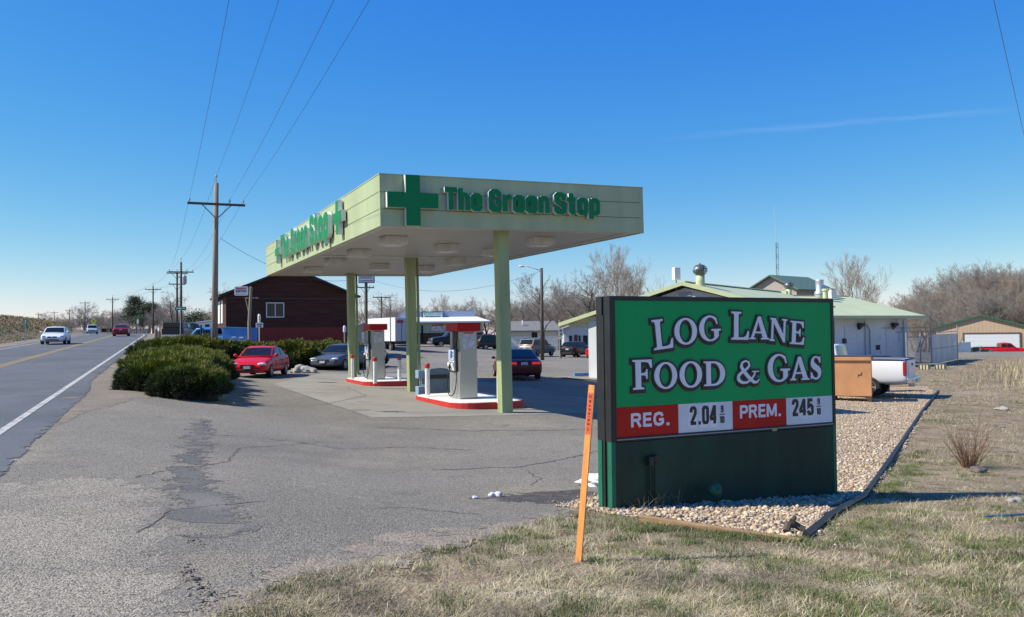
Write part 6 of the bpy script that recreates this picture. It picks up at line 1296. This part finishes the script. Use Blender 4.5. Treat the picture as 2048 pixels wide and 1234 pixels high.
small_sign('mile_marker_sign', 'small upright green road sign below the brushy bank', 51, 82, 645, 6, 13.5, MATS['board_green'], legend=(LGW, [(-.4,.4,.35,.7),(-.4,.4,-.1,.2),(-.4,.4,-.6,-.3)]))
small_sign('crossing_sign', 'bright yellow crossing diamond sign far along the highway', 187, 172, 642.5, 11, 11, mat('board_yellow', (.62,.68,.02), .5), diamond=True, legend=(TK_, [(-.3,.3,-.3,.35)])); small_sign('crossing_plaque', 'small yellow plaque under the crossing diamond', 187.5, 171.5, 649.5, 6, 4, MATS['board_yellow'])
small_sign('street_name_sign', 'tiny green street sign far away left of the pole by the pine', 275, 175, 636, 7, 3.5, MATS['board_green']); small_sign('notice_sign', 'small white sign on a post beside the distant street sign', 275.5, 165, 643, 4, 8, WHP)
small_sign('notice_sign', 'small white sign at the wooden fence posts', 311, 100, 656, 4, 8, WHP)
# white shed, truck trailer, upright sign, store with the blue parapet
g = on(700, 88); T = thing('white_roofed_shed', 'low grey shed with white roof and a white door behind the far pump', 'shed', g, R(6)); hq = P(735, 640, 88).z-g.z
gable_house(T, 4.3, 9, hq-.85, hq-.1, mat('shed_grey', (.27,.26,.24), .7), mat('shed_roof_white', (.72,.73,.74), .5), .35); xd0, xd1 = P(723, 670, 88).x-g.x, P(742, 670, 88).x-g.x; MB().box(xd0, xd1, -.05, -.003, -.2, P(735, 664, 88).z-g.z).build('door', mat('shed_door', (.55,.6,.68), .5), T)
g = on(733, 82); T = thing('upright_sign', 'upright letterboard sign on a dark pole just under the canopy edge', 'sign', g, 0); za, zb_ = P(733, 566, 82).z-g.z, P(733, 540, 82).z-g.z; MB().tube([(0, 0, -.3), (0, 0, za)], .13, 8).build('pole', PWD, T); xa, xb = P(717.5, 560, 82).x-g.x, P(749, 560, 82).x-g.x
bd = MB().box(xa, xb, -.15, .15, za, zb_).build('sign_box', mat('signbox_navy', (.02,.03,.06), .5), T); MB().box(xa+.09, xb-.06, -.165, -.151, za+.07, zb_-.05).build('sign_face', mat('signface', (.48,.52,.56), .5, var=.06), bd)
lt = MB(); r_ = random.Random(3); zf0 = za+.07; zs = zb_-za-.12
for k in range(9): x = xa+.18+k*(xb-xa-.34)/9; lt.box(x, x+.06, -.169, -.1655, zf0+zs*.30, zf0+zs*.52); lt.box(x+.03, x+.13, -.169, -.1655, zf0+zs*.56, zf0+zs*.64) if k % 3 else None
lt.build('letters', mat('letters_dark', (.06,.10,.14), .5), bd); MB().box(xa+.18, xb-.15, -.169, -.1655, zf0+zs*.08, zf0+zs*.17).build('letters', mat('letters_plum', (.22,.1,.22), .5), bd); MB().box(xa+.15, xb-.12, -.169, -.1655, zf0+zs*.72, zf0+zs*.95).build('letters', mat('letters_teal', (.02,.25,.2), .5), bd)
# trailer box of a truck
tB = on(812, 82); T = thing('truck_trailer', 'white ribbed box truck trailer parked behind the two pumps', 'trailer', tB, R(-58)); TW = stripes(mat('trailer_white_ribbed', (.68,.69,.70), .5, var=.05), 'X', .55, .5, .35, .08)
# rear at +x end
Mz = P(795, 634, 80).z-tB.z; MB().box(-7.4, 0, -1.15, 1.15, 1.0, Mz).build('box', TW, T, .02); MB().box(.001, .05, -1.13, 1.13, 1.02, Mz-.12).build('rear_door', mat('rear_door_grey', (.42,.43,.45), .5, var=.05), T)
MB().box(.051, .08, -.03, .03, 1.05, Mz-.2).box(.051, .07, -.5, -.46, 1.1, Mz-.3).build('lock_bar', DKP, T); MB().box(.051, .06, -.98, -.3, Mz-.55, Mz-.25).build('red_decal', mat('decal_red', (.4,.05,.05), .5, var=.4, scale=8), T); MB().box(-7.2, .1, -.5, .5, .7, .99).box(0, .14, -1.1, 1.1, .55, .65).build('chassis', PBLK, T)
for x in (-6.0, -1.2):
    for s in (-1, 1): wheel(T, x, s*.95, .46, .3, s)
ck = MB().box(-9.4, -7.6, -1.05, 1.05, .7, 2.5).build('cab', mat('cab_dark', (.03,.06,.06), .4), T, .1)
for s in (-1, 1): wheel(T, -8.6, s*.95, .46, .3, s)
# green lettered store
g = on(768, 122); T = thing('green_lettered_store', 'low store with blue parapet, white awning roof and green lettered sign', 'store', g, R(3)); k = 122/F_PX
def X(px): return P(px, 660, 122).x-g.x
def Z(py): return P(860, py, 122).z-g.z
MB().box(X(790), X(965), 0, 14, -.6, Z(642)).build('wall', stripes(mat('store_mint', (.34,.44,.36), .7, var=.08), 'X', .6, .3, .3, .08), T); MB().box(X(790)-.02, X(965)+.02, -.05, -.002, -.6, Z(666)).build('brick_base', mat('brick_maroon', (.085,.035,.028), .85, var=.3, scale=6), T)
slm = MB(); slab(slm, [(X(640+130), -1.6, Z(643)), (X(980), -1.6, Z(643)), (X(955), 3.5, Z(633)), (X(785), 3.5, Z(633))], .2); slm.build('awning_roof', mat('awning_white', (.78,.79,.80), .5, var=.03), T)
MB().box(X(775), X(950), 3.5, 4.0, Z(640), Z(621.5)).box(X(775), X(950), 4.001, 12, Z(640), Z(628)).build('parapet', stripes(mat('parapet_blue', (.30,.38,.50), .6, var=.06), 'X', .5, .2, .15, .06), T)
sb_ = MB().box(X(841), X(885), 3.0, 3.499, Z(636), Z(622)).build('sign_box', DK, T); MB().box(X(843.5), X(884), 2.95, 2.999, Z(634.5), Z(623.5)).build('sign_face', mat('signface_mint', (.50,.62,.58), .5), sb_)
lt = MB(); r_ = random.Random(5); x_ = X(846)
while x_ < X(881):
    w_ = r_.choice((.12, .17, .2)); 
    if abs(x_-X(869)) > .12: lt.box(x_, x_+w_*.35, 2.94, 2.949, Z(628.4), Z(624.4)); lt.box(x_, x_+w_, 2.938, 2.9395, Z(625.6), Z(624.4)); lt.box(x_, x_+w_, 2.936, 2.9375, Z(628.4), Z(627.4)) if r_.random() < .6 else None
    x_ += w_+.09
lt.build('green_letters', TG_, sb_); MB().box(X(848), X(879), 2.94, 2.949, Z(632.5), Z(631)).build('dark_stripe', TK_, sb_)
bn = MB().box(X(862), X(890), -.1, -.055, Z(662), Z(648)).build('banner', mat('banner_white', (.5,.5,.55), .6, var=.5, scale=3), T); MB().box(X(863), X(889), -.105, -.1005, Z(652), Z(649)).build('banner_stripe', TR_, bn)
MB().box(X(826), X(834), -.1, -.055, -.3, Z(655)).build('door', DK, T); MB().box(X(842), X(846), -.1, -.055, -.3, Z(650)).build('window', GLASS, T); MB().box(X(900), X(906), -.1, -.055, Z(664), Z(650)).build('window', GLASS, T)
MB().box(X(935), X(945), -.15, -.052, Z(665), Z(648)).build('poster', mat('poster_blue', (.35,.4,.55), .5, var=.4, scale=4), T)
sheet('sidewalk', [(on(770, 104).x, 104), (on(985, 104).x, 104), (on(985, 100).x, 100.6), (on(770, 100).x, 100.6)], CONC, .12)
# grey roofed house and the house with a red door
g = on(1012, 122); T = thing('grey_roofed_house', 'white walled house with low grey roof behind the tan wagon', 'house', g, R(2)); k = 122/F_PX
def Xh(px): return P(px, 660, 122).x-g.x
def Zh(py): return P(1070, py, 122).z-g.z
MB().box(Xh(1012), Xh(1116), 0, 9, -.6, Zh(661)).build('wall', stripes(mat('house_white', (.56,.55,.50), .7, var=.05), 'Z', .25, .25, .2, .08), T); MB().box(Xh(1012)-.02, Xh(1116)+.02, -.04, -.002, -.6, Zh(672)).build('white_base', mat('house_base', (.66,.66,.64), .6), T)
rm_ = MB(); slab(rm_, [(Xh(1006), -.8, Zh(661)), (Xh(1122), -.8, Zh(661)), (Xh(1114), 4.5, Zh(641)), (Xh(1022), 4.5, Zh(641))], .15); slab(rm_, [(Xh(1022), 4.503, Zh(641)), (Xh(1114), 4.503, Zh(641)), (Xh(1122), 9.8, Zh(661)), (Xh(1006), 9.8, Zh(661))], .15); rm_.build('roof', mat('shingle_grey', (.17,.17,.165), .85, var=.12, scale=2), T)
wf = MB().box(Xh(1062), Xh(1076), -.08, -.003, Zh(676), Zh(663)).build('window', WHP, T); MB().box(Xh(1063), Xh(1075), -.09, -.081, Zh(675), Zh(664)).build('pane', GLASS, wf); MB().tube([(Xh(1047), 2, Zh(648)), (Xh(1047), 2, Zh(640))], .15, 6).build('vent_pipe', WHP, T)
g = on(1128, 118); T = thing('red_door_house', 'small pale house with a dark red door glimpsed under the store porch', 'house', g, R(2)); 
def Xr(px): return P(px, 660, 118).x-g.x
gable_house(T, 9.5, 8, 3.0, 4.6, mat('house_pale', (.48,.49,.50), .7), MATS['shingle_grey'], .6); MB().box(Xr(1148), Xr(1155), -.06, -.003, 0, 2.2).build('door', mat('door_red', (.10,.012,.014), .5), T); [MB().box(Xr(a_), Xr(b_), -.06, -.003, .8, 2.1).build('window', GLASS, T) for a_, b_ in ((1157,1161),(1166,1175),(1138,1144))]
# speed limit sign, fence posts by the parked cars
g = on(1121.5, 84); T = thing('speed_limit_sign', 'white speed limit sign on a pale pole between the two parked wagons', 'sign', g, 0); z0, z1 = P(1121, 672, 84).z-g.z, P(1121, 657.5, 84).z-g.z
MB().tube([(-.12, .05, -.2), (-.12, .05, P(1121, 640, 84).z-g.z)], .05, 8).build('post', GALV, T); bd = MB().box(-.22, .22, -.02, .0, z0, z1).build('sign_board', WHP, T)
text_on('lettering', 'SPEED', -.16, z1-.16, .09, .32, TK_, bd, face(-.022)); text_on('lettering', 'LIMIT', -.14, z1-.29, .09, .28, TK_, bd, face(-.022)); mb = MB(); write(mb, '20', BD, -.13, z0+.06, .26, .26, .19, z1=.004, M=face(-.0205)); mb.build('lettering', TK_, bd)
MB().box(-.16, .16, -.02, .0, z0-.32, z0-.06).build('sign_board', mat('board_pale', (.6,.6,.56), .5), T)
g = on(1121.5, 79.5); T = thing('dark_post', 'dark steel post between the tan wagon and the black hatchback', 'post', g, 0); MB().tube([(0, 0, -.2), (0, 0, 1.35)], .05, 8).build('post', PBLK, T)
# white pipe post and light column behind the middle canopy column
g = on(755, 51); T = thing('white_post', 'white painted square post left of the middle canopy column', 'post', g, 0); MB().box(-.22, .22, -.22, .22, -.2, 1.3).build('post', WHP, T, .01); 
# ------------------------------------------------------------------ edging, ice, rocks and small litter by the sign
TMB = mat('landscape_timber', (.30,.19,.10), .85, var=.2, scale=5, stretch=(1,1,6), bump=.3); EDG = mat('edging_black', (.022,.022,.026), .5)
a, b = G(1282, 1046), G(1602, 1084); d = b-a; T = thing('landscape_timber', 'weathered wood timber edging the gravel in front of the sign', 'timber', (a+b)/2, math.atan2(d.y, d.x)); h = d.length/2
MB().box(-h, h, -.035, .035, -.08, .055).build('timber', TMB, T, .008)
pts = [G(1612, 1078), G(1664, 1034), G(1727, 998), G(1760, 950), G(1807, 881), G(1844, 824), G(1877, 783)]
o = MB().tube([p-pts[0]+Vector((0, 0, .035)) for p in pts], .035, 8).build('edging_pipe', EDG); o.location = pts[0]; tag(o, 'black plastic edging running along the gravel into the field', 'edging')
g = G(1588, 1068); T = thing('edging_end', 'torn curled black edging end at the corner of the gravel', 'edging', g+Vector((0, 0, .03)), .5); MB().tube([(-.1, 0, .0), (-.03, .04, .05), (.05, .03, .045), (.1, -.03, .0)], .035, 8).tube([(.0, .02, .08), (.07, .05, .11)], [.03, .02], 7).build('edging', mat('edging_brown', (.09,.07,.045), .6), T)
g = G(1972, 1038); T = thing('blue_pipe', 'thin blue plastic pipe lying in the grass at the right', 'pipe', g+Vector((.9, .12, .02)), R(6)); MB().tube([(-.9, 0, 0), (-.3, .02, .01), (.5, 0, .0), (1.6, .04, .01)], .013, 8).build('pipe', mat('pipe_blue', (.05,.12,.22), .5), T)
ICE = mat('dirty_ice', (.62,.64,.66), .35, var=.15, scale=9, bump=.5, bscale=30)
def lump(name, label, cat, p, r, m, seed, group=None, flat=.6, n=3):
    rr_ = random.Random(seed); T = thing(name, label, cat, p, 0, group)
    mb = MB(); bm = bmesh.new(); bmesh.ops.create_icosphere(bm, subdivisions=n, radius=1)
    for v in bm.verts:
        q = v.co; k = 1+.22*math.sin(q.x*4+seed)+.18*math.sin(q.y*5+seed*2)+.12*math.sin(q.z*7+q.x*6)+rr_.uniform(-.07, .07); v.co = Vector((q.x*k*r, q.y*k*r*.8, q.z*k*r*flat+r*flat*.45))
    mb.add([v.co[:] for v in bm.verts], [[v.index for v in f.verts] for f in bm.faces]); bm.free(); mb.build('lump', m, T, smooth=True); return T
lump('ice_lump', 'small chunk of dirty ice on the damp asphalt, left one', 'ice', G(950, 997), .035, ICE, 3); lump('ice_lump', 'larger chunk of dirty ice on the damp asphalt left of the stake', 'ice', G(991, 993), .07, ICE, 5)
lump('snow_pile', 'low remnant of white snow behind the orange stake', 'snow', G(1172, 972)+Vector((.16, .12, 0)), .30, mat('snow_white', (.78,.79,.81), .5, var=.06, bump=.5, bscale=25), 8, flat=.3, n=4)
RK = mat('rock_grey', (.33,.31,.28), .85, var=.2, scale=3, bump=.4)
rr_ = random.Random(14)
for k, (px, py, r, lb) in enumerate(((592,746,.32,'pale rock in the pile between the red coupe and the grey sedan'),(602,742,.4,'upright grey rock in the pile between the two parked cars'),(613,744,.36,'flat grey rock in the pile before the grey sedan'),(584,738,.28,'small dark rock at the hedge foot behind the coupe'),(622,746,.3,'low rock at the nose of the grey sedan'),(452,747,.3,'pale rock at the hedge foot left of the red coupe'),(461,742,.25,'small pale rock just left of the red coupe'))): lump('rock', lb, 'rock', G(px, py), r, RK, k+20, 'rocks along the long hedge', .55)
lump('stone', 'grey stone lying beside the dry shrub', 'stone', G(1957, 945), .13, mat('stone_dark', (.13,.11,.09), .9, bump=.4), 41, flat=.5); lump('stone', 'pale stone in the grass right of the sign shadow', 'stone', G(2030, 1006), .08, RK, 43); lump('stone', 'pale flat stone in the grass below the dumpster', 'stone', G(2004, 820), .2, RK, 44, flat=.35)
# broken asphalt chunks at the lot edge
for k, (px, py, r, lb) in enumerate(((376,1146,.024,'black asphalt chunk at the broken lot edge, topmost of its row'),(392,1161,.030,'largest black asphalt chunk at the broken lot edge'),(400,1178,.022,'small black asphalt chunk in the middle of the broken lot edge'),(418,1193,.026,'dark asphalt chunk at the broken edge near the grass'),(405,1206,.02,'small asphalt chunk lowest at the broken lot edge'))): lump('asphalt_chunk', lb, 'rubble', G(px, py), r, mat('asphalt_chunk', (.085,.08,.072), .9, bump=.5), 60+k, 'asphalt chunks at the lot edge', .6, 2)
r = np.random.default_rng(66); cx_ = []
for px, py, sp in ((375,1145,12),(395,1165,16),(410,1190,16),(430,1205,14),(385,1080,14),(408,1220,10)):
    for _ in range(26): q = G(px+r.normal(0, sp), py+r.normal(0, sp*.6)); cx_.append((q.x, q.y, q.z+.006))
cx_ = np.array(cx_); o = scatter_stones('asphalt_crumbs', cx_, r.uniform(.004, .014, len(cx_)), [MATS['asphalt_chunk'], MATS['grit_dark'], MATS['grit_tan']], flat=.5, seed=67); o['kind'] = 'stuff'
# dry stalks at the sign's foot
r = np.random.default_rng(91); pxs = r.normal(1300, 30, 60); bxy = np.array([[SX+SU.x*u_+.4385*v_, SY+SU.y*u_-.8987*v_] for u_, v_ in zip(np.abs(r.normal(.55, .25, 60)), r.uniform(.03, .14, 60))]); blades('dry_stalks', bxy[:, 0], bxy[:, 1], r.uniform(.12, .3, 60), np.full(60, .005), r.uniform(.3, 1.1, 60), GRM, r.integers(0, 2, 60), 92, .03)
